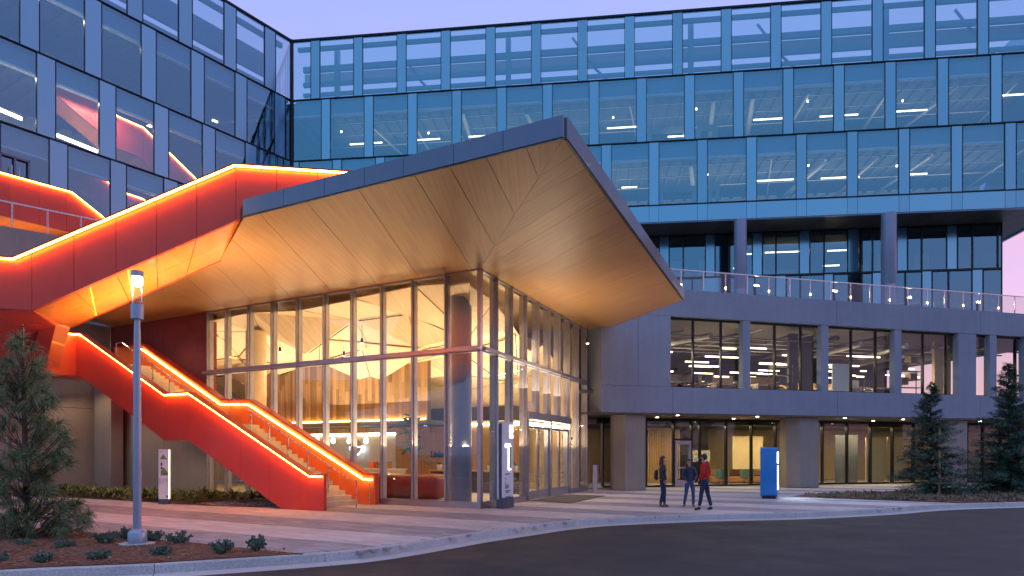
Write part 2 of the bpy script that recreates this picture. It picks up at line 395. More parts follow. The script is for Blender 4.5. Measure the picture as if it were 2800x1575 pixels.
# ================================================================ the large structure
Z_SOF, Z_FAS = 8.04, 8.47
LL = Fr(((1313-CX)/FPX*22.87, 22.87), (.8690735, -.4946830))       # lobby, left glass wall (s <= 0 leftwards)
LR = Fr(((1313-CX)/FPX*22.87, 22.87), (.3896883, .9209468))        # lobby, right glass wall (s >= 0 backwards)
MW = Fr((-15.558, 48.25), (.9925408, -.1219127))                   # upper office wing, main face
LW = Fr((-15.558, 48.25), (.5563425, .8309531))                    # upper office wing, left face
PD = Fr((6.6106, 34.0), (.9643141, .2647609))                      # podium face on the right
RC = MW.off(-2.75)                                                 # glass storeys set back under the wing
S0_END = 0.
# ---------------------------------------------------------------- ground
D2 = 2800/2576
kt = [(-260, 1592), (0, 1562), (422, 1543.5), (888, 1513.5), (1040, 1498), (1185, 1476), (1300, 1458), (1413, 1443), (1500, 1431), (1568, 1424), (1630, 1419), (1777, 1412.5), (1964, 1406.5), (2174, 1402), (2400, 1391.5), (2500, 1384), (2600, 1378.5), (2800, 1373), (3200, 1363)]
kerb = [gp(x, y)[:2] for x, y in kt]
def smooth_poly(p, n=6):
    out = []
    for i in range(len(p)-1):
        p0 = p[max(i-1, 0)]; p1 = p[i]; p2 = p[i+1]; p3 = p[min(i+2, len(p)-1)]
        for k in range(n):
            t = k/n
            out.append(tuple(.5*((2*p1[j])+(-p0[j]+p2[j])*t+(2*p0[j]-5*p1[j]+4*p2[j]-p3[j])*t*t+(-p0[j]+3*p1[j]-3*p2[j]+p3[j])*t**3) for j in (0, 1)))
    return out+[p[-1]]
kerb = smooth_poly(kerb, 4)
def offset(p, d):                          # d > 0 towards the road
    o = []
    for i in range(len(p)):
        a = p[max(i-1, 0)]; b = p[min(i+1, len(p)-1)]; u = Vector((b[0]-a[0], b[1]-a[1])).normalized(); o.append((p[i][0]+u.y*d, p[i][1]-u.x*d))
    return o
def sheet(name, left, right, z, mat, thick=.1, tilt=0):
    mb = MB()
    for i in range(len(left)-1):
        a, b, c, d = left[i], left[i+1], right[i+1], right[i]
        mb.prism([(a[0], a[1], z), (b[0], b[1], z), (c[0], c[1], z+tilt), (d[0], d[1], z+tilt)], [(q[0], q[1], z-thick) for q in (a, b, c, d)])
    return mb
g = MB(); g.box(-900, 900, -700, 1500, -.5, -.19)
struct(build('ground', g, 'wall_concrete'))
road = MB(); road.box(-120, 160, -60, 46, -.25, -.16)
struct(build('road', road, 'asphalt'))
# plaza slab, bounded by the kerb
pl = MB(); k0 = offset(kerb, -.03); ring = k0+[(90, 60), (90, 90), (-60, 90), (-60, 9)]
pl.prism([(x, y, -.012) for x, y in ring], [(x, y, -.3) for x, y in ring])
plaza = struct(build('plaza', pl, 'slab_concrete'))
# kerb stones and gutter
inner = offset(kerb, -.14); outer = offset(kerb, .0); g1 = offset(kerb, .035); g2 = offset(kerb, .46)
def length(p): 
    s = [0]
    for a, b in zip(p, p[1:]): s.append(s[-1]+math.hypot(b[0]-a[0], b[1]-a[1]))
    return s
def along(p, S, t):
    for i in range(len(S)-1):
        if t <= S[i+1] or i == len(S)-2:
            k = (t-S[i])/(S[i+1]-S[i]); return (p[i][0]+(p[i+1][0]-p[i][0])*k, p[i][1]+(p[i+1][1]-p[i][1])*k)
SK = length(kerb)
def idx_of(px):                            # arc length of the kerb at an image column
    best = min(range(len(kerb)), key=lambda i: abs(CX+FPX*kerb[i][0]/kerb[i][1]-px))
    return SK[best]
joints = [0, idx_of(422), idx_of(888), idx_of(1238), idx_of(1413), idx_of(1568), idx_of(1777), idx_of(1964), idx_of(2174), idx_of(2330), idx_of(2487), idx_of(2690), idx_of(2900), SK[-1]]
joints = sorted(set(joints))
for j, (a, b) in enumerate(zip(joints, joints[1:])):
    mb = MB(); mg = MB(); n = max(2, int((b-a)/.5)); a2, b2 = a+.006, b-.006
    def col(t):
        p = along(kerb, SK, t); q = along(kerb, SK, min(t+.05, SK[-1])); r = along(kerb, SK, max(t-.05, 0)); u = Vector((q[0]-r[0], q[1]-r[1])).normalized()
        o = lambda d, z: (p[0]+u.y*d, p[1]-u.x*d, z)
        return [o(-.15, .003), o(-.012, .003), o(.008, -.012), o(.03, -.155), o(.03, -.3), o(-.15, -.3)], [o(.034, -.148), o(.47, -.156), o(.47, -.3), o(.034, -.3)]
    cs = [col(a2+(b2-a2)*k/n) for k in range(n+1)]
    for q, dst in ((0, mb), (1, mg)):
        m = len(cs[0][q]); i = len(dst.v)
        for c in cs: dst.v += c[q]
        for k in range(n):
            for e in range(m): dst.f.append((i+k*m+e, i+k*m+(e+1) % m, i+(k+1)*m+(e+1) % m, i+(k+1)*m+e))
        dst.f.append(tuple(range(i, i+m))); dst.f.append(tuple(range(i+n*m+m-1, i+n*m-1, -1)))
    struct(build('kerb', mb, 'kerb_concrete')); struct(build('gutter', mg, 'slab_concrete'))
# paving bands run parallel to the lobby's left wall; c is the distance from the camera along the wall's normal
un, uu = (-LL.n[0], -LL.n[1]), LL.u
def cpos(p): return p[0]*un[0]+p[1]*un[1]
bands = []; c = 17.64; dark = True
c = 17.64; bands = [(8.9, 10.56, True), (10.56, 12.22, False), (12.22, 13.95, True), (13.95, 15.97, False), (15.97, 17.64, True), (17.64, 19.5, False)]
c = 19.5; dk = True
while c < 46:
    w = 1.55 if dk else 1.75; bands.append((c, c+w, dk)); c += w; dk = not dk
bands += [(7.2, 8.9, False), (5.5, 7.2, True), (3.5, 5.5, False)]
def inside(px_, py_, poly):
    r = False; n = len(poly)
    for i in range(n):
        (x1, y1), (x2, y2) = poly[i], poly[(i+1) % n]
        if (y1 > py_) != (y2 > py_) and px_ < (x2-x1)*(py_-y1)/(y2-y1)+x1: r = not r
    return r
kin = offset(kerb, -.16)
edge_bed = [gp(x, y)[:2] for x, y in ((-300, 1440), (0, 1437), (246, 1457.7), (445, 1479.7), (584, 1492), (740, 1508.5), (826, 1516.5))]
bedL = edge_bed+[p for p in kin if p[0] < edge_bed[-1][0]][::-1]
bedL = bedL+[(-30, 12)]
f_edge = [gp(x, y)[:2] for x, y in ((2166, 1357.5), (2380, 1366), (2500, 1370.5), (2600, 1374))]
kr = [p for p in kin if p[0] > f_edge[-1][0]]
bedR = f_edge+kr+[(60, 44), (60, 40.5)]+[gp(x, y)[:2] for x, y in ((2800, 1333), (2600, 1339), (2400, 1345), (2200, 1352.5))]
plaza_poly = kin+[(60, 60), (-40, 60), (-40, 10)]
lob_poly = [LL.pt(-40, .02, 0)[:2], LL.pt(0.02, .02, 0)[:2], LR.pt(12.4, .02, 0)[:2], (30, 41), (30, 70), (-50, 70)]
bedW = [LL.pt(-36, 0, 0)[:2], LL.pt(-7.0, 0, 0)[:2], LL.pt(-7.0, 3.3, 0)[:2], LL.pt(-8.6, 3.62, 0)[:2], LL.pt(-36, 3.62, 0)[:2]]
random.seed(3)
pav = []; PL_, PW = .60, .152
for c0, c1, dk in bands:
    rows = max(1, round((c1-c0)/PW)); w = (c1-c0)/rows
    for r in range(rows):
        ca = c0+r*w; t0 = -34+random.random()*PL_; y_mid = ca*un[1]
        if ca > 30: continue
        t = t0
        while t < 34:
            lx = t*uu[0]+ca*un[0]; ly = t*uu[1]+ca*un[1]; ll = PL_*(1, 1, .75)[random.randrange(3)]
            mx, my = lx+uu[0]*ll/2+un[0]*w/2, ly+uu[1]*ll/2+un[1]*w/2
            if my < 31 and abs(mx) < my*.86 and inside(mx, my, plaza_poly) and not inside(mx, my, bedL) and not inside(mx, my, bedR) and not inside(mx, my, lob_poly) and not inside(mx, my, bedW):
                q = [(lx, ly), (lx+uu[0]*(ll-.007), ly+uu[1]*(ll-.007)), (lx+uu[0]*(ll-.007)+un[0]*(w-.007), ly+uu[1]*(ll-.007)+un[1]*(w-.007)), (lx+un[0]*(w-.007), ly+un[1]*(w-.007))]
                tone = (.14 if dk else .66)+random.uniform(-.13, .15)*(1.0 if dk else 1)
                pav.append((my, q, tone))
            t += ll
pav.sort(key=lambda a: a[0])
near = [a for a in pav if all(inside(x, y, plaza_poly) for x, y in a[1])][:300]; nearset = set(id(a) for a in near)
tops = MB(); tones = []
def paver_prism(mb, q, h): mb.prism([(x, y, h) for x, y in q], [(x, y, -.05) for x, y in q])
for a in near:
    mb = MB(); paver_prism(mb, a[1], random.uniform(-.0015, .0015)); build('paver', mb, 'paver_stone', plaza, tone=a[2])
for a in pav:
    if id(a) in nearset: continue
    h = random.uniform(-.0015, .0015); paver_prism(tops, a[1], h); tones += [a[2]]*6
stuff(build('paving', tops, 'paver_stone', plaza, fix=False, tone=tones))
# the far bands, where the stones can no longer be told apart
def clip(poly, a, b, c):                   # keep a*x+b*y <= c
    out = []
    for i in range(len(poly)):
        p, q = poly[i], poly[(i+1) % len(poly)]; fp = a*p[0]+b*p[1]-c; fq = a*q[0]+b*q[1]-c
        if fp <= 0: out.append(p)
        if (fp < 0) != (fq < 0) and fp != fq: k = fp/(fp-fq); out.append((p[0]+(q[0]-p[0])*k, p[1]+(q[1]-p[1])*k))
    return out
far = MB(); ft = []
for c0, c1, dk in bands:
    q = [(uu[0]*t+un[0]*cc, uu[1]*t+un[1]*cc) for t, cc in ((-50, c0), (60, c0), (60, c1), (-50, c1))]
    q = clip(q, 0, -1, -31.05); q = clip(q, 0, 1, 40.5); q = clip(q, -1, 0, -2.0)
    q = clip(q, 1, 0, 34)
    if len(q) >= 3: far.prism([(x, y, -.004) for x, y in q], [(x, y, -.05) for x, y in q]); ft += [(.12 if dk else .62)]*(len(q)+2)
build('paving', far, 'paver_stone', plaza, fix=False, tone=ft)['kind'] = 'stuff'
# planting beds
def bed(name, poly, z, amp, n=46):
    xs = [p[0] for p in poly]; ys = [p[1] for p in poly]; mb = MB(); mb.poly([(x, y, z) for x, y in poly])
    o = build(name, mb, 'mulch_bark', fix=False)
    b = bmesh.new(); b.from_mesh(o.data); bmesh.ops.triangulate(b, faces=b.faces)
    for _ in range(5):
        es = [e for e in b.edges if e.calc_length() > .35]
        if not es: break
        bmesh.ops.subdivide_edges(b, edges=es, cuts=1); bmesh.ops.triangulate(b, faces=b.faces)
    for v in b.verts:
        if not v.is_boundary: v.co.z += random.random()*amp
    bmesh.ops.recalc_face_normals(b, faces=b.faces)
    if sum(f.normal.z for f in b.faces) < 0: bmesh.ops.reverse_faces(b, faces=b.faces)
    b.to_mesh(o.data); b.free(); return struct(o)
bed('mulch_bed', bedL, .012, .05); bed('mulch_bed', bedR, .012, .05); bed('mulch_bed', bedW, .006, .03)
edg = MB()
for a, b in zip(edge_bed[1:], edge_bed[2:]): 
    fr = Fr(a, (b[0]-a[0], b[1]-a[1])); edg.fb(fr, 0, math.hypot(b[0]-a[0], b[1]-a[1]), -.02, .02, -.05, .02)
struct(build('edging', edg, 'dark_metal'))
# ---------------------------------------------------------------- office wings: rows of windows and narrow panels
ROWS = {'A': (26.78, 30.96), 'B': (22.48, 26.78), 'C': (18.27, 22.48), 'D': (17.14, 18.27)}
def wing(root, fr, rows, end0, end1, mod, pw=.63):
    """rows: list of (z0, z1, start of a narrow panel, kind) ; kind: 'vision', 'screen', 'solid'"""
    for z0, z1, st, kind in rows:
        k = math.floor((end0-st)/mod)-1
        while st+k*mod < end1:
            a = st+k*mod; k += 1
            for x0, x1, typ in ((a, a+pw, 'p'), (a+pw, a+mod, 'w')):
                x0 = max(x0, end0+.03); x1 = min(x1, end1-.03)
                if x1-x0 < .12: continue
                j = .010
                if typ == 'p' or kind == 'solid':
                    mb = MB(); mb.fb(fr, x0+j, x1-j, -.10, -.012, z0+.03, z1-.03); build('spandrel_panel', mb, 'spandrel_glass', root)
                else:
                    mb = MB(); mb.fb(fr, x0-.0, x0+.03, -.14, .02, z0+.03, z1-.03); mb.fb(fr, x1-.03, x1, -.14, .02, z0+.03, z1-.03)
                    mb.fb(fr, x0+.03, x1-.03, -.14, -.03, z0+.03, z0+.07); mb.fb(fr, x0+.03, x1-.03, -.14, -.03, z1-.07, z1-.03)
                    w = build('window', mb, 'dark_metal', root)
                    mb = MB(); mb.fb(fr, x0+.03, x1-.03, -.05, -.03, z0+.07, z1-.07); build('pane', mb, 'facade_glass', w)
        # horizontal joint above each row
        mb = MB(); mb.fb(fr, end0, end1, -.14, .05, z1-.03, z1+.028); build('joint_profile', mb, 'dark_metal', root)
def interior(root, fr, z0, z1, e0, e1, depth, drop=1.05):
    mb = MB(); mb.fb(fr, max(e0, -26.8), e1, -.42, -.20, z1-drop, z1-.12); build('bulkhead', mb, 'bulkhead', root)
    mb = MB(); mb.fb(fr, max(e0, -26.8), e1, -.44, -.17, z1-drop-.10, z1-drop-.004); build('shade_box', mb, 'shade_trim', root)
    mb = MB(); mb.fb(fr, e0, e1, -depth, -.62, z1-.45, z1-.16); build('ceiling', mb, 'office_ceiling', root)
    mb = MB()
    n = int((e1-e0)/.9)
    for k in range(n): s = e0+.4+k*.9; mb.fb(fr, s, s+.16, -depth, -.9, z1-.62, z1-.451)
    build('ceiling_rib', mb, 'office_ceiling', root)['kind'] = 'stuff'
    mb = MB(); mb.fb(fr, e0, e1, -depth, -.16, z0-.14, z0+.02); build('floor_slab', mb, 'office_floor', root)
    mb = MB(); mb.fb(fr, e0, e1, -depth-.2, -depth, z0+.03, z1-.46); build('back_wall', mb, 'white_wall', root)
main = thing('office_building', (9, 48, 17), 'long blue glass office wing on round columns above the terrace', 'building')
MOD = 3.118; E1 = 50.4
wing(main, MW, [(26.78, 30.96, 4.53, 'screen'), (22.48, 26.78, 5.30-MOD, 'vision'), (18.27, 22.48, 3.0, 'vision'), (17.14, 18.27, 3.0, 'solid')], 0.0, E1, MOD)
mb = MB(); mb.fb(MW, 0, E1, -.16, .02, 17.06, 17.14); build('sill_profile', mb, 'fascia_metal', main)
mb = MB(); mb.fb(MW, 0.05, E1, -.3, .06, 30.99, 31.06); build('roof_coping', mb, 'dark_metal', main)
for z0, z1 in (ROWS['B'], ROWS['C']): interior(main, MW, z0, z1, -10, E1-.3, 9.5)
mb = MB(); mb.fb(MW, 2, E1-.2, -19, -.18, 17.20, 18.0); build('floor_slab', mb, 'office_floor', main)
# soffit boards under the wing
n = 42; w = (E1-1)/n
for k in range(n):
    s = .5+k*w; sk = .0
    mb = MB(); q = lambda z: [MW.pt(s+.01+1.4, -.17, z), MW.pt(s+w-.01+1.4, -.17, z), MW.pt(s+w-.01-1.1, -6.1, z), MW.pt(s+.01-1.1, -6.1, z)]
    if s+w+1.4 > E1+1.3: break
    mb.prism(q(17.10), q(17.16)); build('soffit_panel', mb, 'soffit_bronze', main)
mb = MB(); mb.fb(MW, .2, E1-.05, -14, -.16, 17.165, 17.198); build('soffit_backing', mb, 'dark_metal', main)
# top storey: open steel screen with the sky behind
for za, zb, d, nm in ((30.55, 30.8, .5, 'steel_beam'), (29.55, 29.93, 1.4, 'steel_beam'), (28.50, 28.78, 1.4, 'steel_beam'), (27.78, 28.0, 1.4, 'steel_beam'), (26.9, 27.12, .5, 'steel_beam')):
    mb = MB(); mb.fb(MW, .2, E1-.2, -d-.25, -d, za, zb); build(nm, mb, 'bulkhead', main)
mb = MB(); mb.fb(MW, .2, E1-.2, -1.75, -1.70, 28.80, 29.53); build('perforated_screen', mb, 'perforated_metal', main)
for k in range(9):
    s = 2.6+k*MOD*2; mb = MB(); mb.fb(MW, s, s+.34, -1.66, -1.32, 27.0, 31.0) if k % 2 == 0 else mb.tube([MW.pt(s-1.6, -1.9, 30.9), MW.pt(s, -1.9, 28.6), MW.pt(s+1.5, -1.9, 27.1)], .09)
    build('steel_post', mb, 'bulkhead', main)
mb = MB(); mb.fb(MW, .2, E1-.2, -14, -.18, 26.60, 26.72); build('roof_deck', mb, 'office_floor', main)
# east end of the wing
mb = MB(); fe = Fr(MW.pt(E1, 0, 0)[:2], (-MW.n[0], -MW.n[1])); mb.fb(fe, 0.05, 14, -.1, 0.1, 17.1, 30.96); build('end_wall', mb, 'spandrel_glass', main)
left = thing('office_building', (-20, 42, 14), 'blue glass office wing on the left, its facade running back to the inner corner', 'building')
wing(left, LW, [(26.78, 30.96, -11.33, 'screen'), (22.48, 26.78, -13.58, 'vision'), (18.27, 22.48, -12.83, 'vision'), (13.95, 18.27, -15.29, 'vision')], -27., 0., 3.04, .85)
mb = MB(); mb.fb(LW, -27, -.05, -.3, .06, 30.99, 31.06); build('roof_coping', mb, 'dark_metal', left)
mb = MB(); mb.fb(LW, -27, 0, -.16, .04, 13.86, 13.95); build('sill_profile', mb, 'dark_metal', left)
mb = MB(); mb.fb(LW, -27, 0, -.3, 0, 8.2, 13.86); build('wall', mb, 'concrete', left)
for z0, z1 in (ROWS['B'], ROWS['C'], (13.95, 18.27)): interior(left, LW, z0-.02, z1-.02, -26.9, -.3, 7)
for za, zb, d in ((30.5, 30.8, .5), (28.4, 29.95, 1.4), (27.70, 27.95, 1.4), (26.9, 27.12, .5)):
    mb = MB(); mb.fb(LW, -26.9, -.4, -d-.25, -d, za, zb); build('steel_beam', mb, 'bulkhead', left)
mb = MB(); mb.fb(LW, -26.9, -.2, -9, -.18, 26.60, 26.72); build('roof_deck', mb, 'office_floor', left)
# corner post between the wings
mb = MB(); mb.lathe((-15.55, 48.2, 17.0), [(.09, 0), (.09, 14.06)], 8); build('corner_post', mb, 'dark_metal', main)
# double door of the left wing at terrace level
dr = MB(); sA, sB = LW.hit(-4), LW.hit(80)
for a in (sA, (sA+sB)/2-.04, sB-.09): dr.fb(LW, a, a+.09, .04, .12, 13.96, 16.7)
dr.fb(LW, sA, sB, .04, .12, 16.62, 16.72); dro = build('door', dr, 'fascia_metal', left)
hd = MB(); m_ = (sA+sB)/2
for s in (m_-.16, m_+.16): hd.tube([LW.pt(s, .2, 14.9), LW.pt(s, .2, 16.2)], .02)
build('door_handle', hd, 'steel', dro)
# set-back glass storeys
rec = thing('glass_storey', (20, 47, 10), 'recessed dark glass storey behind the terrace railing, under the office wing', 'building')
R0 = RC.hit(1690); R1 = RC.hit(2740)
def rc_row(z0, z1, px_list, kinds):
    for (a, b), kd in zip(zip(px_list, px_list[1:]), kinds):
        x0, x1 = RC.hit(a), RC.hit(b)
        if kd == 'p': mb = MB(); mb.fb(RC, x0+.03, x1-.03, -.1, -.01, z0+.05, z1-.05); build('spandrel_panel', mb, 'spandrel_glass', rec)
        else:
            mb = MB(); mb.fb(RC, x0, x0+.05, -.14, .03, z0+.05, z1-.05); mb.fb(RC, x1-.04, x1, -.14, .03, z0+.05, z1-.05); mb.fb(RC, x0+.05, x1-.04, -.14, -.02, z1-.12, z1-.05)
            w = build('window', mb, 'window_metal', rec); mb = MB(); mb.fb(RC, x0+.05, x1-.04, -.05, -.03, z0+.05, z1-.12); build('pane', mb, 'facade_glass', w)
P5 = lambda l: [1750+x/2.4533 for x in l]
rc_row(14.1, 17.08, P5([-120, 0, 130, 195, 290, 440, 503, 600, 755, 820, 912, 1070, 1138, 1235, 1395, 1470, 1560, 1725, 1793, 1890, 2060, 2128, 2230, 2400, 2430]), 'vvpvvpvvpvvpvvpvvpvvpvvv')
rc_row(9.2, 14.1, P5([-120, 0, 130, 350, 420, 548, 770, 912, 980, 1075, 1235, 1297, 1400, 1560, 1622, 1780, 1893, 1958, 2070, 2230, 2300, 2430]), 'vpvvpvvpvvpvvpvvpvvpv')
for z in (14.1, 17.08, 9.2): mb = MB(); mb.fb(RC, R0, R1, -.14, .05, z-.05, z+.05); build('joint_profile', mb, 'window_metal', rec)
for z0, z1 in ((9.2, 14.1), (14.1, 17.08)):
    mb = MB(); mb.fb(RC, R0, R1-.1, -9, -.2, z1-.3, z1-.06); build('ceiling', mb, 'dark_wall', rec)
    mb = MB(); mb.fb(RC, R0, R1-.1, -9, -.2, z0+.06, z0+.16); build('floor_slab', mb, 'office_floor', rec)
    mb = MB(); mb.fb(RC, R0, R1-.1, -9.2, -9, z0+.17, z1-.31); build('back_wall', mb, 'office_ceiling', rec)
mb = MB(); fe2 = Fr(RC.pt(R1, 0, 0)[:2], (-RC.n[0], -RC.n[1])); mb.fb(fe2, .05, 9, -.06, .06, 9.2, 17.05); build('end_wall', mb, 'spandrel_glass', rec)
for a, b in ((1790, 1880), (1930, 1972), (2450, 2480), (2560, 2600), (2690, 2720)):
    mb = MB(); mb.fb(RC, RC.hit(a), RC.hit(b), -3.2, -3.0, 14.3, 16.1); build('partition', mb, 'white_wall', rec)
random.seed(5)
def round_column(px, Y, r, z0, z1, label):
    t = thing('round_column', ((px-CX)/FPX*Y, Y, z0), label, 'column', 'round columns under the office wing')
    m = MB().lathe((t.location.x, Y, z0), [(r, 0), (r, (z1-z0)*.42), (r-.006, (z1-z0)*.42+.01), (r-.006, (z1-z0)*.42+.03), (r, (z1-z0)*.42+.04), (r, z1-z0)], 28)
    build('shaft', m, 'column_paint', t, smooth=True)
    build('base_ring', MB().lathe((t.location.x, Y, z0), [(r+.05, 0), (r+.05, .12)], 28), 'dark_metal', t, smooth=True)
round_column(2024.5, 44.6, .405, 9.2, 17.09, 'round grey-blue column nearer the canopy tip, behind the terrace railing')
round_column(2430.5, 43.4, .455, 9.2, 17.09, 'thicker round grey-blue column by the right end of the recessed glass storey')
# ---------------------------------------------------------------- podium on the right
pod = thing('podium_building', (16, 38, 0), 'two storey grey concrete podium with lit office windows and a recessed ground floor', 'building')
Zb, Zs, Zh, Zp = 3.88, 5.20, 8.78, 10.15
PS = PD.hit(1643); PE = PD.hit(2990)
def pband(name, z0, z1, js, depth=.55, mat='concrete'):
    for a, b in zip(js, js[1:]): mb = MB(); mb.fb(PD, a+.008, b-.008, -depth, 0, z0, z1); build(name, mb, mat, pod, bevel=.008)
jt = [PD.hit(1745), PD.hit(2288), PD.hit(2681), PE]
pband('parapet_panel', Zh, Zp, jt); pband('spandrel_panel', Zb, Zs, [PS, PD.hit(1840), PD.hit(2290), PD.hit(2680), PE])
mb = MB(); mb.fb(PD, PS+.008, PD.hit(1745)-.008, -.55, -.0, Zs+.012, Zp); build('wall_panel', mb, 'concrete', pod)
mb = MB(); mb.fb(PD, PD.hit(1745)+.008, PD.hit(1834)-.0, -.55, 0, Zs+.012, Zh-.012); build('wall_panel', mb, 'concrete', pod)
# angled return between lobby and podium
pA = LR.pt(12.45, .0, 0)[:2]; pB = PD.pt(PS, 0, 0)[:2]; fr_ = Fr(pA, (pB[0]-pA[0], pB[1]-pA[1])); ln = math.hypot(pB[0]-pA[0], pB[1]-pA[1])
for z0, z1 in ((Zb, Zs), (Zs+.012, Zp)): mb = MB(); mb.fb(fr_, -.3, ln-.01, -.5, 0, z0, z1); build('wall_panel', mb, 'concrete', pod)
mb = MB(); mb.fb(PD, PS-.8, PE, -16, -.56, Zs-.35, Zs-.2); build('floor_slab', mb, 'office_floor', pod)
mb = MB(); mb.fb(PD, PS-.8, PE, -5.2, -.02, Zb-.09, Zb-.004); build('ceiling', mb, 'soffit_bronze', pod)
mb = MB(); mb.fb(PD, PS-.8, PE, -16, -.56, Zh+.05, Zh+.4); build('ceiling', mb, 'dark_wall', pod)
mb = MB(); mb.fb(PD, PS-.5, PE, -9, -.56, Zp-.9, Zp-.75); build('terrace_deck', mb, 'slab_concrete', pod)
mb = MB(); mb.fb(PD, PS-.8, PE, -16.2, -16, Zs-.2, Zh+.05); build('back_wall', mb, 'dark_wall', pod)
ops = [(208, 693, (358, 545)), (742, 1220, (905, 1080)), (1267, 1712, (1418, 1582)), (1757, 2140, (1900, 2055)), (2258, 2350, ()), (2395, 2585, (2520,)), (2640, 2900, ())]
prev = PD.hit(1834)
for i, (a, b, ms) in enumerate(ops):
    x0, x1 = [PD.hit(p) for p in P5([a, b])]
    if i:
        wd = .5; mb = MB(); mb.fb(PD, prev+.004, x0-.004, -.42, -.02, Zs+.004, Zh-.004); build('pier', mb, 'concrete', pod, bevel=.006)
    prev = x1
    ff = PD.off(-.36); mm = [x0+.02]+[ff.hit(p) for p in P5(ms)]+[x1+.28]
    mb = MB()
    for s in mm: mb.fb(ff, s-.035, s+.035, -.14, .03, Zs+.01, Zh-.01)
    mb.fb(ff, x0, x1+.3, -.14, .02, Zs+.001, Zs+.07); mb.fb(ff, x0, x1+.3, -.14, .02, Zh-.11, Zh-.001)
    w = build('window', mb, 'window_metal', pod)
    for s, e in zip(mm, mm[1:]):
        mb = MB(); mb.fb(ff, s+.036, e-.036, -.05, -.03, Zs+.071, Zh-.111); build('pane', mb, 'storefront_glass', w)
mb = MB(); mb.fb(PD, prev+.004, PE, -.42, -.02, Zs+.004, Zh-.004); build('pier', mb, 'concrete', pod)
# ground floor: columns and storefront
for a, b, c in ((1680, 1710, 1765), (2146.5, 2188, 2239), (2572, 2604, 2645)):
    f2 = PD.off(-.25) ; s1, s2 = f2.hit(b), f2.hit(c)
    q = lambda z: [f2.pt(s1, 0, z), f2.pt(s2, 0, z), f2.pt(s2+.25, -1.15, z), f2.pt(s1-.15, -1.5, z), f2.pt(s1-.42, -.55, z)]
    mb = MB(); mb.prism(q(.02), q(Zb-.092)); build('pillar', mb, 'wall_concrete', pod, bevel=.01)
    mb = MB(); mb.prism([(x*1+0, y, z) for x, y, z in q(-.01)], q(.019)); build('pillar_foot', mb, 'dark_wall', pod)
SFp = gp(1800, 1331.5); SF = Fr(SFp[:2], PD.u)
Z4 = lambda l: [1600+x/3.623 for x in l]; Z5 = lambda l: [2150+x/2.898 for x in l]
ms = Z4([177, 605, 877, 1055, 1140, 1400, 1650, 1890])+Z5([0, 100, 290, 485, 670, 845, 1010, 1240, 1435, 1560, 1700, 1850, 2000])
ss = [SF.hit(p) for p in ms]
for k, (a, b) in enumerate(zip(ss, ss[1:])):
    mb = MB(); zt = Zb-.095
    mb.fb(SF, a-.045, a+.045, -.16, .04, .06, zt); mb.fb(SF, a+.045, b-.045, -.16, .03, 0, .1); mb.fb(SF, a+.045, b-.045, -.16, .03, zt-.12, zt)
    if k == 2: mb.fb(SF, a+.045, b-.045, -.1, .05, 2.58, 2.68)
    w = build('window', mb, 'window_metal', pod)
    mb = MB(); mb.fb(SF, a+.046, b-.046, -.06, -.04, 2.69 if k == 2 else .101, zt-.121); build('pane', mb, 'storefront_glass', w)
a, b = ss[2]+.06, ss[3]-.06
mb = MB(); mb.fb(SF, a, a+.15, -.08, .06, .02, 2.56); mb.fb(SF, b-.12, b, -.08, .06, .02, 2.56); mb.fb(SF, a+.15, b-.12, -.08, .06, .02, .36); mb.fb(SF, a+.15, b-.12, -.08, .06, 2.36, 2.56)
dr = build('door', mb, 'aluminium', pod); mb = MB(); mb.fb(SF, a+.151, b-.121, -.02, .0, .361, 2.359); build('pane', mb, 'storefront_glass', dr)
mb = MB(); mb.fb(SF, a+.13, b-.1, .07, .12, 1.02, 1.09); build('push_bar', mb, 'steel', dr)
mb = MB()
for z in (.2, 1.0, 1.75, 2.4): mb.fb(SF, a-.01, a+.03, .061, .085, z, z+.12)
build('hinge', mb, 'steel', dr)
mb = MB(); mb.fb(SF, ss[3]+.12, ss[3]+.42, -.03, -.0, 1.45, 1.60); build('plaque', mb, 'sign_face', pod)
# ground floor rooms
mb = MB(); mb.fb(SF, ss[0], ss[-1]+16, -7.2, -7, 0, Zb-.1); build('back_wall', mb, 'cream_wall', pod)
mb = MB(); mb.fb(SF, ss[0], ss[-1], -7, -.17, .003, .02); build('floor_finish', mb, 'slab_concrete', pod)
mb = MB(); mb.fb(SF, ss[0]-.3, ss[-1]+16, -7.0, -.18, Zb-.4, Zb-.12); build('ceiling', mb, 'dark_wall', pod)
for a, b in ((1772, 1786), (2296, 2318)):
    pass
# black mullioned inner door, slatted wall, dark room, shelves
mb = MB(); mb.fb(SF, SF.hit(1777), SF.hit(1797), -2.6, -2.5, .05, 3.1); build('inner_door', mb, 'black_plastic', pod)
for k in range(26): s = SF.hit(1806)+k*.115; mb = MB(); mb.fb(SF, s, s+.05, -3.2, -3.1, .3, 3.3); build('wall_slat', mb, 'warm_wood', pod)
mb = MB(); mb.fb(SF, SF.hit(1800), SF.hit(1925), -3.5, -3.3, .02, 3.4); build('partition', mb, 'warm_wood', pod)
mb = MB(); mb.fb(SF, SF.hit(1930), SF.hit(2040), -4.2, -4.0, .02, 3.4); build('partition', mb, 'black_plastic', pod)
mb = MB(); mb.fb(SF, SF.hit(1956), SF.hit(1975), -2.55, -2.5, 1.35, 2.05); mb.fb(SF, SF.hit(1977), SF.hit(2007), -2.55, -2.5, 1.35, 2.05); tag(build('picture', mb, 'picture_paper'), 'black and white photograph hung in the dark room behind the group of people', 'picture')
mb = MB(); mb.fb(SF, SF.hit(2064), SF.hit(2150), -2.3, -2.2, .9, 2.9); build('wall_panel', mb, 'cream_wall', pod)
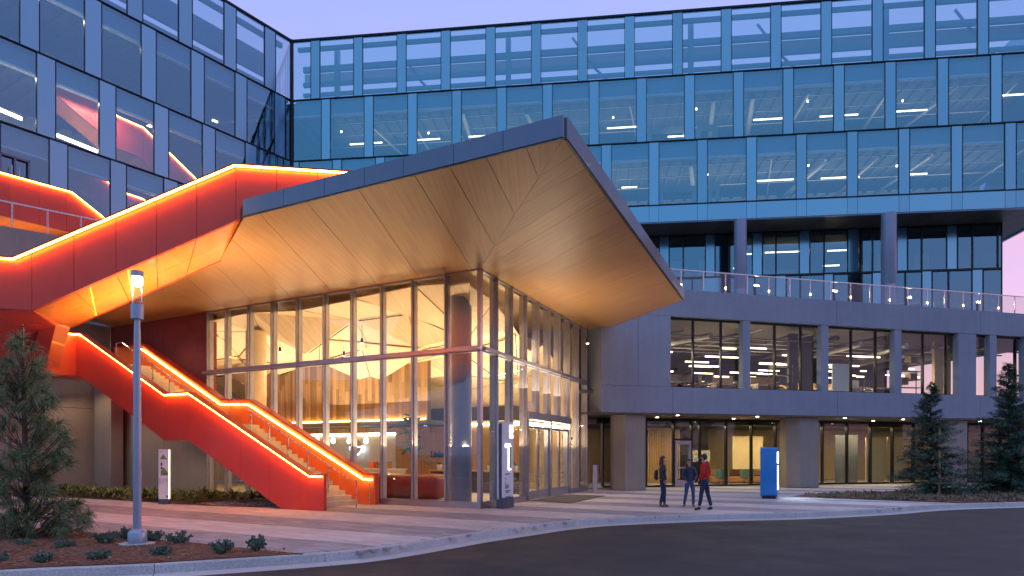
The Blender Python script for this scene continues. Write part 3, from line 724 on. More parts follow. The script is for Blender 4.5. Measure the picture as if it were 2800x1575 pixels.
def storefront_shelf(pa, pb, label):
    s0, s1 = SF.hit(pa), SF.hit(pb); t = thing('shelf_unit', SF.pt((s0+s1)/2, -3, 0.02), label, 'shelf')
    mb = MB(); mb.fb(SF, s0, s1, -3.5, -3.46, .03, 3.0); build('backboard', mb, 'dark_wall', t)
    for z in (.9, 1.35, 2.1, 2.55, 2.95): mb = MB(); mb.fb(SF, s0, s1, -3.455, -3.1, z, z+.05); build('shelf', mb, 'warm_wood', t)
    for k in range(5): s = s0+(s1-s0-.05)*k/4; mb = MB(); mb.fb(SF, s, s+.05, -3.455, -3.12, .03, 3.0); build('upright', mb, 'warm_wood', t)
    mb = MB(); mb.fb(SF, s0+.4, s1-.5, -3.09, -3.03, 1.2, 2.05); build('screen', mb, 'screen_blue', t)
    mb = MB().lathe(SF.pt(s0+.9, -3.25, 2.60), [(.02, 0), (.09, .04), (.1, .16), (.04, .26), (.05, .3)], 12); build('vase', mb, 'pot_white', t, smooth=True)
storefront_shelf(2236, 2325, 'timber wall shelves with a dark blue screen, right of the second concrete pillar')
storefront_shelf(2130, 2150, 'narrow timber shelves seen between the blue sign and the second concrete pillar')
mb = MB(); mb.fb(SF, SF.hit(2322), SF.hit(2384), -1.2, -1.15, .05, 3.0); build('blind', mb, 'office_ceiling', pod)
mb = MB(); mb.fb(SF, SF.hit(2384), SF.hit(2436), -.5, -.45, .1, 2.85); build('blind', mb, 'cream_wall', pod)
mb = MB(); mb.fb(SF, SF.hit(2442), SF.hit(2520), -.5, -.45, .1, 2.85); build('blind', mb, 'cream_wall', pod)
# ---------------------------------------------------------------- terrace railing on the podium
def zq(fr, s): return fr.pt(s, 0, 0)
rail = thing('railing', PD.pt(10, -.12, Zp), 'pale steel railing with wire mesh on top of the concrete podium', 'railing')
ps = [PD.hit(p) for p in P5([150, 283, 432, 582, 728, 873, 1015, 1151, 1288, 1423, 1553, 1685, 1808, 1937, 2055, 2178, 2297, 2415, 2527, 2650, 2770, 2890])]
mb = MB(); mb.fb(PD, ps[0]-.3, ps[-1], -.15, -.09, Zp+1.0, Zp+1.05); build('top_rail', mb, 'steel', rail)
for s in ps:
    mb = MB(); mb.fb(PD, s-.03, s+.03, -.14, -.10, Zp+.002, Zp+.995); po = build('post', mb, 'steel', rail)
    mb = MB(); mb.fb(PD, s-.02, s+.02, -.098, -.08, Zp+.20, Zp+.30)
    if ps.index(s) % 2: build('step_light', mb, 'led_wash', po)
for a, b in zip(ps, ps[1:]):
    mb = MB(); mb.fb(PD, a+.04, b-.04, -.125, -.115, Zp+.06, Zp+.97); build('mesh_infill', mb, 'wire_mesh', rail)
for i, (px, py) in enumerate(((2064, 780.5), (2280, 795.6), (2482, 813), (2672, 826))):
    f2 = PD.off(-1.2); s = f2.hit(px); p = f2.pt(s, 0, Zp-.75)
    t = thing('bollard_light', p, ('lit bollard lamp behind the railing, closest to the canopy', 'lit bollard lamp behind the railing, second from the canopy, left of the thick column', 'lit bollard lamp behind the railing, just right of the thick round column', 'lit bollard lamp behind the railing above the tree at the right end')[i], 'lamp', 'bollard lamps on the terrace')
    zt = f2.z(px, py)
    mb = MB(); mb.fb(f2, s-.05, s+.05, -.05, .05, Zp-.75, zt-.03); build('post', mb, 'dark_metal', t)
    mb = MB(); mb.fb(f2, s-.05, s+.22, -.06, .06, zt+.02, zt+.06); build('head', mb, 'steel', t)
    mb = MB(); mb.fb(f2, s+.0, s+.2, -.05, .05, zt-.03, zt+.019); build('lens', mb, 'bollard_light', t)
# terrace plants
def blade_plant(mb, c, n, h, w, spread=.5, seg=3, droop=.5):
    for _ in range(n):
        a = random.random()*2*math.pi; L_ = h*random.uniform(.7, 1.15); t = random.uniform(.1, spread); x, y, z = c; px, py = math.cos(a), math.sin(a); q = []
        for k in range(seg+1):
            u = k/seg; r = L_*(math.sin(t+u*droop))*u; zz = L_*math.cos(t+u*droop)*u; ww = w*(1-u)**.7*(.6+1.2*u if u < .4 else 1)+.001
            q.append(((x+px*r-py*ww/2, y+py*r+px*ww/2, z+zz), (x+px*r+py*ww/2, y+py*r-px*ww/2, z+zz)))
        i = len(mb.v)
        for l, r in q: mb.v += [l, r]
        for k in range(seg): mb.f.append((i+2*k, i+2*k+1, i+2*k+3, i+2*k+2))
def potted(px, d, z, label, h=.8, w=.5, mat='fig_leaf', fr=None):
    fr = fr or RC; s = fr.hit(px); p = fr.pt(s, d, z); t = thing('potted_plant', p, label, 'plant', None)
    mb = MB(); mb.fb(fr, s-w, s+w, d-.2, d+.2, z, z+.55); build('planter', mb, 'desk_wood', t)
    mb = MB()
    for k in range(int(w*14)): blade_plant(mb, fr.pt(s+random.uniform(-w, w)*.9, d, z+.55), 9, h, .09, .9)
    build('foliage', mb, mat, t, fix=False)
potted(2100, -1.3, 14.2, 'planter with bright green spiky leaves inside the recessed storey, left one', .9, .35)
potted(2155, -1.3, 14.2, 'wide planter with bright green spiky leaves inside the recessed storey, between columns', 1.0, .7)
potted(2368, -.9, 14.2, 'planter with dark green leaves just left of the thicker round column', .9, .4)
for i, px in enumerate((2140, 2530, 2570, 2640)):
    s = PD.hit(px); t = MB(); random.seed(40+i)
    for k in range(10): blade_plant(t, PD.pt(s+random.uniform(-.6, .6), -.9-random.random()*.5, Zp-.74), 14, 1.2, .06, .7)
    tag(build('terrace_shrub', t, 'redwood_leaf', fix=False), ('low shrub poking above the parapet between the two round columns', 'leafy shrub above the parapet right of the thick column', 'leafy shrub above the parapet beside the third bollard lamp', 'dark shrub above the parapet near the right bollard lamp')[i], 'shrub')
# ---------------------------------------------------------------- canopy
cA = Fr((1.02, 13.40), LL.u)              # front edge line, s <= 0 leftwards
cano = thing('canopy', (-1, 20, Z_SOF), 'angular entrance canopy with wood soffit and grey metal fascia', 'canopy')
tip = (1.02, 13.40); lf = gp(668, 593.5, Z_SOF)[:2]; lb = (-9.34, 21.85); rt = gp(1867, 820, Z_SOF)[:2]
lob = LL.P; lobL = LL.pt(-14.1, 0, 0)[:2]; wl = LL.pt(-21.5, 0, 0)[:2]; lobR = LR.pt(12.4, 0, 0)[:2]
def split(poly, lines):
    out = []; rest = poly
    for (x1, y1), (x2, y2) in lines:
        a, b = (y2-y1), -(x2-x1); c = a*x1+b*y1
        p, q = clip(rest, a, b, c), clip(rest, -a, -b, -c)
        cx = lambda r: sum(v[0] for v in r)/max(1, len(r))
        out.append((p, q)[0] if len(p) > 2 and side(p) else q); rest = q if out[-1] is p else p
    return out+[rest]
def inset(poly, d):
    n = len(poly); ar = sum(poly[i][0]*poly[(i+1) % n][1]-poly[(i+1) % n][0]*poly[i][1] for i in range(n)); sg = 1 if ar > 0 else -1; out = []
    P = [Vector(p) for p in poly]
    for i in range(n):
        a, b, c = P[i-1], P[i], P[(i+1) % n]; u, v = (b-a), (c-b)
        if u.length < 1e-5 or v.length < 1e-5: out.append(tuple(b)); continue
        u.normalize(); v.normalize(); n1 = Vector((-u.y, u.x))*sg; n2 = Vector((-v.y, v.x))*sg; m = n1+n2
        if m.length < 1e-3: m = n1
        m = m/max(.4, m.dot(n1)); out.append(tuple(b+m*d))
    return out
def dedupe(p):
    return [q for i, q in enumerate(p) if math.hypot(q[0]-p[i-1][0], q[1]-p[i-1][1]) > 1e-3]
soffL = [lf, tip, lob, wl, (-19.2, 31.3), (-15.0, 27.0), lb]
Jl = [((1439.6, 404.9), (1471.4, 484.5)), ((1331, 432.8), (1395, 560)), ((1230, 458), (1288, 560)), ((1135, 481), (1183, 560)), ((980.7, 519.4), (1008.7, 560)), ((840, 555), (950, 682.6)), ((712.5, 586.6), (904.4, 795)), ((635, 655), (799, 813.6)), ((587, 723), (694, 830)), ((509.5, 758), (605, 843))]
rest = soffL
def side(p): return True
pieces = []
for (a, b) in Jl:
    x1, y1, _ = gp(*a, Z_SOF); x2, y2, _ = gp(*b, Z_SOF); A, B = (y2-y1), -(x2-x1); C = A*x1+B*y1
    p, q = clip(rest, A, B, C), clip(rest, -A, -B, -C)
    mx = lambda r: sum(v[0]-.0*v[1] for v in r)/len(r)
    r_, rest = (p, q) if mx(p) > mx(q) else (q, p)
    pieces.append(r_)
pieces.append(rest)
for p in pieces:
    p = dedupe(p)
    if len(p) < 3: continue
    p = inset(p, .007); mb = MB(); mb.prism([(x, y, Z_SOF) for x, y in p], [(x, y, Z_SOF+.03) for x, y in p]); build('soffit_panel', mb, 'veneer_left', cano)
soffR = [tip, rt, (5.0, 33.2), lobR, lob]
Jr = [((1472.6, 483.3), (1567.7, 423)), ((1424, 560), (1598.8, 464)), ((1351, 674), (1626, 501)), ((1322, 732.8), (1651, 535.7)), ((1393, 772), (1618, 650))]
rest = soffR; pieces = []
for (a, b) in Jr:
    x1, y1, _ = gp(*a, Z_SOF); x2, y2, _ = gp(*b, Z_SOF); A, B = (y2-y1), -(x2-x1); C = A*x1+B*y1
    p, q = clip(rest, A, B, C), clip(rest, -A, -B, -C)
    my = lambda r: min(v[1] for v in r) if r else 1e9
    r_, rest = (p, q) if my(p) < my(q) else (q, p); pieces.append(r_)
pieces.append(rest)
for p in pieces:
    p = dedupe(p)
    if len(p) < 3: continue
    p = inset(p, .004); mb = MB(); mb.prism([(x, y, Z_SOF) for x, y in p], [(x, y, Z_SOF+.03) for x, y in p]); build('soffit_panel', mb, 'veneer_right', cano)
mb = MB()
for poly in (soffL, soffR): mb.prism([(x, y, Z_SOF+.034) for x, y in poly], [(x, y, Z_FAS-.02) for x, y in poly])
build('roof_slab', mb, 'dark_metal', cano)
def inner_(a, b): return (LL.P[0]+LL.u[0]*a-LL.n[0]*b, LL.P[1]+LL.u[1]*a-LL.n[1]*b)
# lobby roof behind
mb = MB(); rp = [lob, lobR, (4.5, 40), (-14, 46), wl]; mb.prism([(x, y, Z_SOF+.01) for x, y in rp], [(x, y, Z_FAS-.03) for x, y in rp]); build('roof_slab', mb, 'dark_metal', cano)
mb = MB(); rp = [inner_(-.15, .16), inner_(-26, .16), inner_(-26, 11.4), inner_(-1.9, 11.4)]; mb.prism([(x, y, Z_SOF-.03) for x, y in rp], [(x, y, Z_SOF-.012) for x, y in rp]); build('inner_ceiling', mb, 'ceiling_veneer', cano)
fl = Fr(tip, (tip[0]-lf[0], tip[1]-lf[1])); frr = Fr(tip, (rt[0]-tip[0], rt[1]-tip[1])); lenR = math.hypot(rt[0]-tip[0], rt[1]-tip[1])
sl = [fl.hit(p) for p in (668, 779.6, 891.5, 1000, 1106.5, 1244, 1378.7)]+[0]
for a, b in zip(sl, sl[1:]): mb = MB(); mb.fb(fl, a+.006, b-(.006 if b else 0), -.03, .05, Z_SOF+.012, Z_FAS+.01); build('fascia_panel', mb, 'fascia_metal', cano)
for k in range(5): mb = MB(); mb.fb(frr, .06+k*(lenR)/5+.004, .06+(k+1)*(lenR)/5-.004, -.03, .05, Z_SOF+.012, Z_FAS+.01); build('fascia_panel', mb, 'fascia_metal', cano)
mb = MB(); mb.fb(fl, sl[0], .0, -.02, .035, Z_SOF-.012, Z_SOF+.008); mb.fb(frr, .07, lenR, -.02, .035, Z_SOF-.012, Z_SOF+.008); build('shadow_gap', mb, 'dark_metal', cano)
fe_ = Fr(rt, (5.0-rt[0], 33.2-rt[1])); mb = MB(); mb.fb(fe_, .06, 5.9, -.05, .03, Z_SOF+.012, Z_FAS+.01); build('fascia_panel', mb, 'fascia_metal', cano)
# ---------------------------------------------------------------- lobby
lobby = thing('glass_lobby', (-6, 28, 0), 'double height glazed entrance lobby, warmly lit, under the wood canopy', 'building')
ZT = 5.37
ul = [0, -1.41, -2.84, -4.27, -5.71, -7.13, -8.59, -10.02, -11.44, -12.85, -14.05]
ur = [0, 1.33, 2.68, 4.10, 5.44, 6.78, 8.12, 9.46, 10.83, 12.25]
def mull(fr, s, z0, z1, inn=.26, w=.026):
    mb = MB(); mb.fb(fr, s-w, s+w, -inn, .07, z0, z1); build('mullion', mb, 'aluminium', lobby)
def bay(fr, a, b, z0, z1, base=.0):
    mb = MB(); mb.fb(fr, a+.031, b-.031, -.10, .03, z0, z0+.055); mb.fb(fr, a+.031, b-.031, -.10, .03, z1-.045, z1); mb.fb(fr, a+.031, a+.05, -.10, -.02, z0+.055, z1-.045); mb.fb(fr, b-.05, b-.031, -.10, -.02, z0+.055, z1-.045)
    w = build('window', mb, 'window_metal' if 0 else 'aluminium', lobby)
    mb = MB(); mb.fb(fr, a+.05, b-.05, -.05, -.03, z0+.055, z1-.045); build('pane', mb, 'lobby_glass', w)
for k, s in enumerate(ul[1:]): mull(LL, s, .16, Z_SOF-.006)
for k, s in enumerate(ur[1:]): mull(LR, s, .16 if not (4.2 < s < 9.4) else 3.46, Z_SOF-.006)
mb = MB(); cx, cy = LL.P
mb.fb(LL, -.10, .035, -.12, .035, .16, Z_SOF-.006); build('corner_mullion', mb, 'aluminium', lobby)
for a, b in zip(ul[1:], ul): 
    b2 = b-.07 if b == 0 else b
    bay(LL, a, b2, .16, ZT-.06); bay(LL, a, b2, ZT+.06, Z_SOF-.006)
for a, b in zip(ur, ur[1:]):
    a2 = a+.07 if a == 0 else a
    door = 4.0 < a < 9.3
    bay(LR, a2, b, 3.46 if door else .16, ZT-.06); bay(LR, a2, b, ZT+.06, Z_SOF-.006)
mb = MB(); mb.fb(LL, -14.25, .08, .0, .16, ZT-.055, ZT+.055); build('transom', mb, 'aluminium', lobby)
mb = MB(); mb.fb(LR, .1, 12.35, .0, .16, ZT-.055, ZT+.055); build('transom', mb, 'aluminium', lobby)
mb = MB(); mb.fb(LL, -14.1, .05, -.13, .06, 0, .155); build('base_rail', mb, 'aluminium', lobby)
for a, b in ((.08, 4.08), (9.50, 12.3)): mb = MB(); mb.fb(LR, a, b, -.13, .06, 0, .155); build('base_rail', mb, 'aluminium', lobby)
mb = MB(); mb.fb(LR, 4.10, 9.46, -.2, .14, 3.20, 3.455); build('door_header', mb, 'aluminium', lobby)
for a in (4.12, 9.36): mb = MB(); mb.fb(LR, a, a+.09, -.2, .12, 0.02, 3.2); build('door_jamb', mb, 'aluminium', lobby)
mb = MB(); mb.fb(LR, 6.72, 6.86, -.2, .12, 0.02, 3.2); build('door_jamb', mb, 'aluminium', lobby)
for a, b in ((4.3, 6.66), (6.92, 9.28)): mb = MB(); mb.fb(LR, a, b, -.55, -.22, 2.98, 3.12); build('header_light', mb, 'lamp_warm', lobby)
for a, b, hs in ((4.215, 5.46, 1), (5.47, 6.715, -1), (6.865, 8.11, 1), (8.12, 9.355, -1)):
    mb = MB(); mb.fb(LR, a, a+.10, -.05, .02, .02, 2.95); mb.fb(LR, b-.10, b, -.05, .02, .02, 2.95); mb.fb(LR, a+.10, b-.10, -.05, .02, .02, .36); mb.fb(LR, a+.10, b-.10, -.05, .02, 2.84, 2.95)
    dr = build('door', mb, 'aluminium', lobby)
    mb = MB(); mb.fb(LR, a+.101, b-.101, -.02, 0, .361, 2.839); build('pane', mb, 'lobby_glass', dr)
    s = b-.16 if hs > 0 else a+.16
    mb = MB(); mb.tube([LR.pt(s, .02, .55), LR.pt(s, .1, .55), LR.pt(s, .1, 2.7), LR.pt(s, .02, 2.7)], .02); build('pull_handle', mb, 'steel', dr)
    mb = MB(); mb.tube([LR.pt(a+.1, -.09, 1.0), LR.pt(b-.1, -.09, 1.0)], .02); build('push_bar', mb, 'steel', dr)
    mb = MB(); mb.fb(LR, a+.12, b-.12, -.19, .02, 2.952, 3.17); mb = MB(); mb.fb(LR, a, b, -.04, .0, 2.955, 3.195); build('door_transom', mb, 'lobby_glass', dr)
# solid wall left of the glass
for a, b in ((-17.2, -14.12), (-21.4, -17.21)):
    for z0, z1 in ((0, 3.98), (4.0, Z_SOF-.006)): mb = MB(); mb.fb(LL, a, b-.008, -.5, .0, z0, z1); build('wall_panel', mb, 'red_bounce_wall' if z0 > 3 else 'wall_concrete', lobby)
WL = Fr(LL.pt(-21.42, 0, 0)[:2], (LL.n[0]*-1, LL.n[1]*-1)) # wall turning towards the camera (s negative = nearer)
for a, b in ((-2.6, 0), (-6.5, -2.61), (-12, -6.51)):
    for z0, z1 in ((0, 3.98), (4.0, Z_SOF-.006)): mb = MB(); mb.fb(WL, a, b-.008, -.4, .0, z0, z1); build('wall_panel', mb, 'wall_concrete', lobby)
mb = MB(); f3 = LL.off(.9); mb.fb(f3, f3.hit(257), f3.hit(303), -.6, 0, .0, 6.0); build('pilaster', mb, 'wall_concrete', lobby, bevel=.03)
# floor and back walls
mb = MB(); fp = [LL.pt(-14, -.14, 0)[:2], LL.pt(-.1, -.14, 0)[:2], LR.pt(12.2, -.14, 0)[:2], (3, 42), (-16, 46)]; mb.prism([(x, y, .012) for x, y in fp], [(x, y, .035) for x, y in fp]); build('floor_finish', mb, 'slab_concrete', lobby)
BW = LL.off(-11.5)
mb = MB(); mb.fb(BW, -26, -1.75, -.2, 0, .04, Z_SOF); build('back_wall', mb, 'cream_wall', lobby)
mb = MB(); mb.fb(LL, -26.4, -26.1, -11.4, -.52, .04, Z_SOF-.01); build('side_wall', mb, 'white_wall', lobby)
# back-right: two storey inner wall next to the podium
IW = Fr(LR.pt(12.3, -.2, 0)[:2], LL.u); mb = MB(); mb.fb(IW, -9.0, 0, -.2, 0, .04, 3.4); build('inner_wall', mb, 'warm_wood', lobby)
mb = MB(); mb.fb(IW, -9.0, 0, -.25, 0.05, 3.42, 4.1); build('gallery_edge', mb, 'dark_wall', lobby)
mb = MB(); mb.fb(IW, -9.0, 0, -.3, -.22, 4.12, Z_SOF-.2); build('inner_wall', mb, 'dark_wall', lobby)
mb = MB(); mb.fb(IW, -8, -.4, .06, .10, 3.40, 3.46); build('cove_strip', mb, 'cove_light', lobby)
# feature wall of old boards
p0 = gp(1168, 1327.6); FWY = 33.0; FW = Fr(((1168-CX)/FPX*FWY, FWY), LL.u)
za, zb = FW.z(1168, 1141), FW.z(1168, 985)
s0 = FW.hit(700); s = 0.; random.seed(9); row = 0
bd = 0
while s > s0:
    w = random.uniform(.16, .26); z = za
    while z < zb+.6:
        h = random.uniform(.9, 2.4); z2 = min(z+h, zb+.6); mb = MB(); pr = random.uniform(0, .03); mb.fb(FW, s-w+.004, s, -.03, pr, z, z2-.006)
        build('board', mb, 'old_board', lobby); z = z2; bd += 1
    s -= w
mb = MB(); mb.fb(FW, s0, .0, -.3, -.035, za-.1, zb+.7); build('board_backing', mb, 'dark_wall', lobby)
mb = MB(); mb.fb(FW, s0, .05, -3.8, .05, za-.32, za-.11); build('gallery_edge', mb, 'dark_wall', lobby)
mb = MB(); mb.fb(FW, s0, -.05, .06, .10, za-.10, za-.05); build('cove_strip', mb, 'led_wash', lobby)
# coffee bar niche and timber wall below
mb = MB(); mb.fb(FW, FW.hit(700), FW.hit(1080), -3.4, -3.2, .04, 3.4); build('bar_wall', mb, 'white_wall', lobby)
mb = MB(); mb.fb(FW, FW.hit(700), FW.hit(1070), -3.19, -3.14, 2.9, 3.05); build('cove_strip', mb, 'lamp_warm', lobby)
mb = MB(); mb.fb(FW, FW.hit(700), FW.hit(1082), -2.9, -2.75, 3.0, 3.30); build('bar_header', mb, 'warm_wood', lobby)
TW = FW.off(-3.0); mb = MB(); mb.fb(TW, TW.hit(1082), TW.hit(1420), -.2, 0, .04, 3.5); build('timber_wall', mb, 'warm_wood', lobby)
mb = MB(); mb.fb(TW, TW.hit(1165), TW.hit(1420), .02, .10, 3.30, 3.38); build('cove_strip', mb, 'lamp_warm', lobby)
mb = MB(); mb.fb(TW, TW.hit(1165), TW.hit(1420), -.1, .5, 3.5, 4.2); build('gallery_edge', mb, 'dark_wall', lobby)
# raised outlines on the timber wall
o1 = MB(); c_ = TW.hit(1163); zz = TW.z(1163, 1195)
pt_ = [(c_+.8*math.cos(a)+(.9 if math.cos(a) > 0 else -.2), zz+.26*math.sin(a)*1.0) for a in [2*math.pi*k/24 for k in range(25)]]
o1.tube([TW.pt(a, .02, b) for a, b in pt_], .012, 5); build('wall_outline', o1, 'desk_wood', lobby)
o1 = MB(); c_ = TW.hit(1120); zz = TW.z(1120, 1235)
o1.prism([TW.pt(c_+.72*math.cos(a), .005, zz+.55*math.sin(a)) for a in [2*math.pi*k/20 for k in range(20)]], [TW.pt(c_+.72*math.cos(a), .02, zz+.55*math.sin(a)) for a in [2*math.pi*k/20 for k in range(20)]]); build('wall_disc', o1, 'desk_wood', lobby)
sg = thing('wall_sign', TW.pt(TW.hit(1178), .03, TW.z(1178, 1250)), 'blue raised lettering on the timber wall behind the lobby corner column', 'sign')
s = TW.hit(1178.5); zb_ = TW.z(1178, 1250)
text('lettering', 'Linked', .46, TW, s, .03, zb_, 'letter_blue', sg, .05, stretch=.95, bold=.012)
# faceted timber ceiling
random.seed(21)
def inner(a, b): return (LL.P[0]+LL.u[0]*a-LL.n[0]*b, LL.P[1]+LL.u[1]*a-LL.n[1]*b)
NX, NY = 11, 6; grid = {}
for i in range(NX+1):
    for j in range(NY+1):
        a = -25.8+i*(31.5/NX)+(.9 if j % 2 else 0); b = .45+j*(11.0/NY)
        b = .2 if j == 0 else b; p = inner(a, b); zz = 7.86-.16*b+((-.85 if (i+j) % 3 == 0 else 0)+(-.4 if (i+2*j) % 3 == 1 else 0))*(0.25 if j == 0 else 1)
        grid[i, j] = (p[0], p[1], zz)
def okp(p): return (p[0]-LR.P[0])*LR.n[0]+(p[1]-LR.P[1])*LR.n[1] < -.5
for i in range(NX):
    for j in range(NY):
        q = [grid[i, j], grid[i+1, j], grid[i+1, j+1], grid[i, j+1]]
        for tri in (([q[0], q[1], q[2]], [q[0], q[2], q[3]]) if (i+j) % 2 else ([q[0], q[1], q[3]], [q[1], q[2], q[3]])):
            if not any(okp(p) for p in tri): continue
            c = Vector((sum(p[0] for p in tri)/3, sum(p[1] for p in tri)/3, sum(p[2] for p in tri)/3)); t3 = [c+(Vector(p)-c)*.975 for p in tri]
            poly = [(p.x, p.y) for p in t3]; z_ = random.uniform(-.06, .06)
            t3 = [Vector((p.x, p.y, p.z+z_)) for p in t3]
            # keep inside the glass
            t3 = [p if okp(p) else p+Vector((-LR.n[0], -LR.n[1], 0))*((p.x-LR.P[0])*LR.n[0]+(p.y-LR.P[1])*LR.n[1]+.5)*1.0 for p in t3]
            mb = MB(); mb.prism([tuple(p) for p in t3], [(p.x, p.y, p.z+.04) for p in t3]); build('ceiling_panel', mb, 'ceiling_veneer', lobby)
for (i, j), p in list(grid.items()):
    for q in ((i+1, j), (i+1, j-1), (i, j+1)):
        if q in grid and okp(p) and okp(grid[q]) and random.random() < .22:
            a_, b_ = Vector(p)-Vector((0, 0, .10)), Vector(grid[q])-Vector((0, 0, .10)); mb = MB(); mb.tube([a_.lerp(b_, .1), a_.lerp(b_, .9)], .024, 4); build('light_track', mb, 'dark_metal', lobby)
# columns
def lob_column(px, Y, r, label, sx=1.):
    x = (px-CX)/FPX*Y; t = thing('lobby_column', (x, Y, .036), label, 'column')
    build('shaft', MB().lathe((x, Y, .036), [(r, 0), (r, 7.35)], 28, sx), 'column_paint' if px > 1200 else 'cream_wall', t, smooth=True)
    build('base_ring', MB().lathe((x, Y, .036), [(r+.03, 0), (r+.03, .1)], 28, sx), 'dark_metal', t, smooth=True)
lob_column(1261, 24.35, .38, 'round blue-grey column inside the glass corner of the lobby')
lob_column(700, 31.0, .45, 'cream round column inside the lobby, behind the red stair')
# lights in the lobby
lamp('lobby_uplight', 'AREA', inner(-12.5, 5)+(4.4,), 980, (1, .77, .52), 18, (0, 0, 1), 5)
lamp('lobby_uplight', 'AREA', inner(-1.5, 5)+(4.4,), 400, (1, .77, .52), 5, (0, 0, 1), 5)
for s_, ln_, pw_ in ((-6.5, 11, 520), (-17.5, 6, 90)):
    o_ = lamp('canopy_fill', 'AREA', inner(s_, .75)+(2.1,), pw_, (1, .68, .36), ln_, (0, 0, 1), .25); o_.rotation_euler = (math.pi, 0, math.atan2(LL.u[1], LL.u[0]))  # added up-facing fill without a fixture, brightens the canopy soffit
o_ = lamp('canopy_fill', 'AREA', LR.pt(6.5, -.75, 2.1), 330, (1, .68, .36), 10, (0, 0, 1), .25); o_.rotation_euler = (math.pi, 0, math.atan2(LR.u[1], LR.u[0]))
for s_ in (-20.5, -18, -15.3, -12.3): lamp('soffit_spot', 'SPOT', LL.pt(s_, 1.5, 7.95), 60, (1, .70, .38), .04, (0, 0, -1), angle=110)
for s_, d_, z_, p_ in ((-22.5, 3.0, 4.9, 80), (-20.0, 2.6, 4.9, 90), (-17.6, 2.6, 3.9, 80), (-14.8, 2.4, 2.2, 40), (-12.6, 2.4, 2.1, 40)): lamp('underside_spot', 'SPOT', LL.pt(s_, d_, z_), p_, (1, .72, .42), .04, (LL.n[0]*-.35, LL.n[1]*-.35, -1), angle=140)
def down(px, py, z, label, p=60, fr=None, mat='downlight', r=.05):
    x, y, _ = gp(px, py, z) if fr is None else fr
    t = MB().lathe((x, y, z), [(r, 0), (r, .05)], 12); o = tag(build('downlight', t, mat), label[0], 'lamp', label[1])
    if p: lamp('downlight_glow', 'SPOT', (x, y, z-.02), p, (1, .78, .48), .05, (0, 0, -1), angle=120)
random.seed(11)
for i in range(9):
    p = inner(-12.5+i*1.65, 2.6+(i % 3)*2.4); t = thing('spotlight', p+(6.6,), ORD[i]+' small dark cylinder spotlight from the stair side under the faceted lobby ceiling', 'lamp', 'spotlights under the lobby ceiling')
    build('cylinder', MB().lathe(p+(6.52,), [(.06, 0), (.06, .2)], 12), 'black_plastic', t, smooth=True)
    build('stem', MB().tube([p+(6.72,), p+(7.3,)], .012, 6), 'black_plastic', t)
    build('lens', MB().lathe(p+(6.505,), [(.05, 0), (.05, .012)], 12), 'downlight', t); lamp('spot_glow', 'SPOT', p+(6.48,), 110, (1, .76, .48), .05, (0, 0, -1), angle=115)
f5 = LL.off(-2.2); a, b = f5.sz(745, 815), f5.sz(722, 912)
mb = MB(); mb.tube([f5.pt(a[0], 0, a[1]), f5.pt(b[0], -1.0, b[1]-.2)], .045, 8); tag(build('linear_light', mb, 'lamp_warm'), 'bright white slanting light tube near the top of the lobby, right of the cream column', 'lamp')
PB = FW.off(-1.6)
for i, px in enumerate((868, 911, 955, 1001)):
    s, z = PB.sz(px, 1203); p = PB.pt(s, 0, z); t = thing('pendant_lamp', p, ('glowing drop pendant over the coffee bar, leftmost of the four, half behind a mullion', 'glowing drop pendant over the coffee bar, second from the stair side', 'glowing drop pendant over the coffee bar, left of the cup emblem handle', 'glowing drop pendant over the coffee bar, right of the cup emblem')[i], 'lamp', 'pendants over the coffee bar')
    build('globe', MB().lathe((p[0], p[1], p[2]-.2), [(.02, 0), (.1, .05), (.125, .14), (.09, .26), (.04, .38), (.02, .42)], 16), 'lamp_warm', t, smooth='all')
    build('cord', MB().tube([(p[0], p[1], p[2]+.22), (p[0], p[1], 3.2)], .01, 5), 'black_plastic', t)
# cup emblem
CW = FW.off(-3.1); s, z = CW.sz(975, 1222); t = thing('cup_emblem', CW.pt(s, 0, z-.4), 'glowing coffee cup outline on the white bar wall', 'sign')
ring = [(s+.46*math.cos(a), z+.46*math.sin(a)) for a in [math.pi+math.pi*k/16 for k in range(17)]]; ring += [ring[0]]
build('cup_outline', MB().tube([CW.pt(a, .06, b) for a, b in ring], .028, 6), 'neon_white', t)
build('cup_handle', MB().tube([CW.pt(s+.5+.17*math.cos(a), .06, z-.12+.17*math.sin(a)) for a in [-.5*math.pi+1.1*math.pi*k/10 for k in range(11)]], .028, 6), 'neon_white', t)
build('cup_disc', MB().prism([CW.pt(a, .0, b) for a, b in ring[:-1]], [CW.pt(a, .04, b) for a, b in ring[:-1]]), 'duct_metal', t)
build('steam_disc', MB().prism([CW.pt(s+.05+.32*math.cos(a), 0, z+.05+.34*math.sin(a)) for a in [math.pi*k/12 for k in range(13)]], [CW.pt(s+.05+.32*math.cos(a), .03, z+.05+.34*math.sin(a)) for a in [math.pi*k/12 for k in range(13)]]), 'desk_wood', t)
for i, (px, py) in enumerate(((973, 1165), (1163, 1164))):
    s, z = PB.sz(px, py); build('neon_sign', MB().tube([PB.pt(s-.07, 0, z), PB.pt(s, 0, z+.04), PB.pt(s+.07, 0, z)], .025, 6), 'neon_blue').update_tag()
    tag(bpy.data.objects['neon_sign' if i == 0 else 'neon_sign.001'], ('small blue glowing sign left of the tall fig plant, over the bar', 'small blue glowing sign above the tall fig plant in the lobby')[i], 'sign')
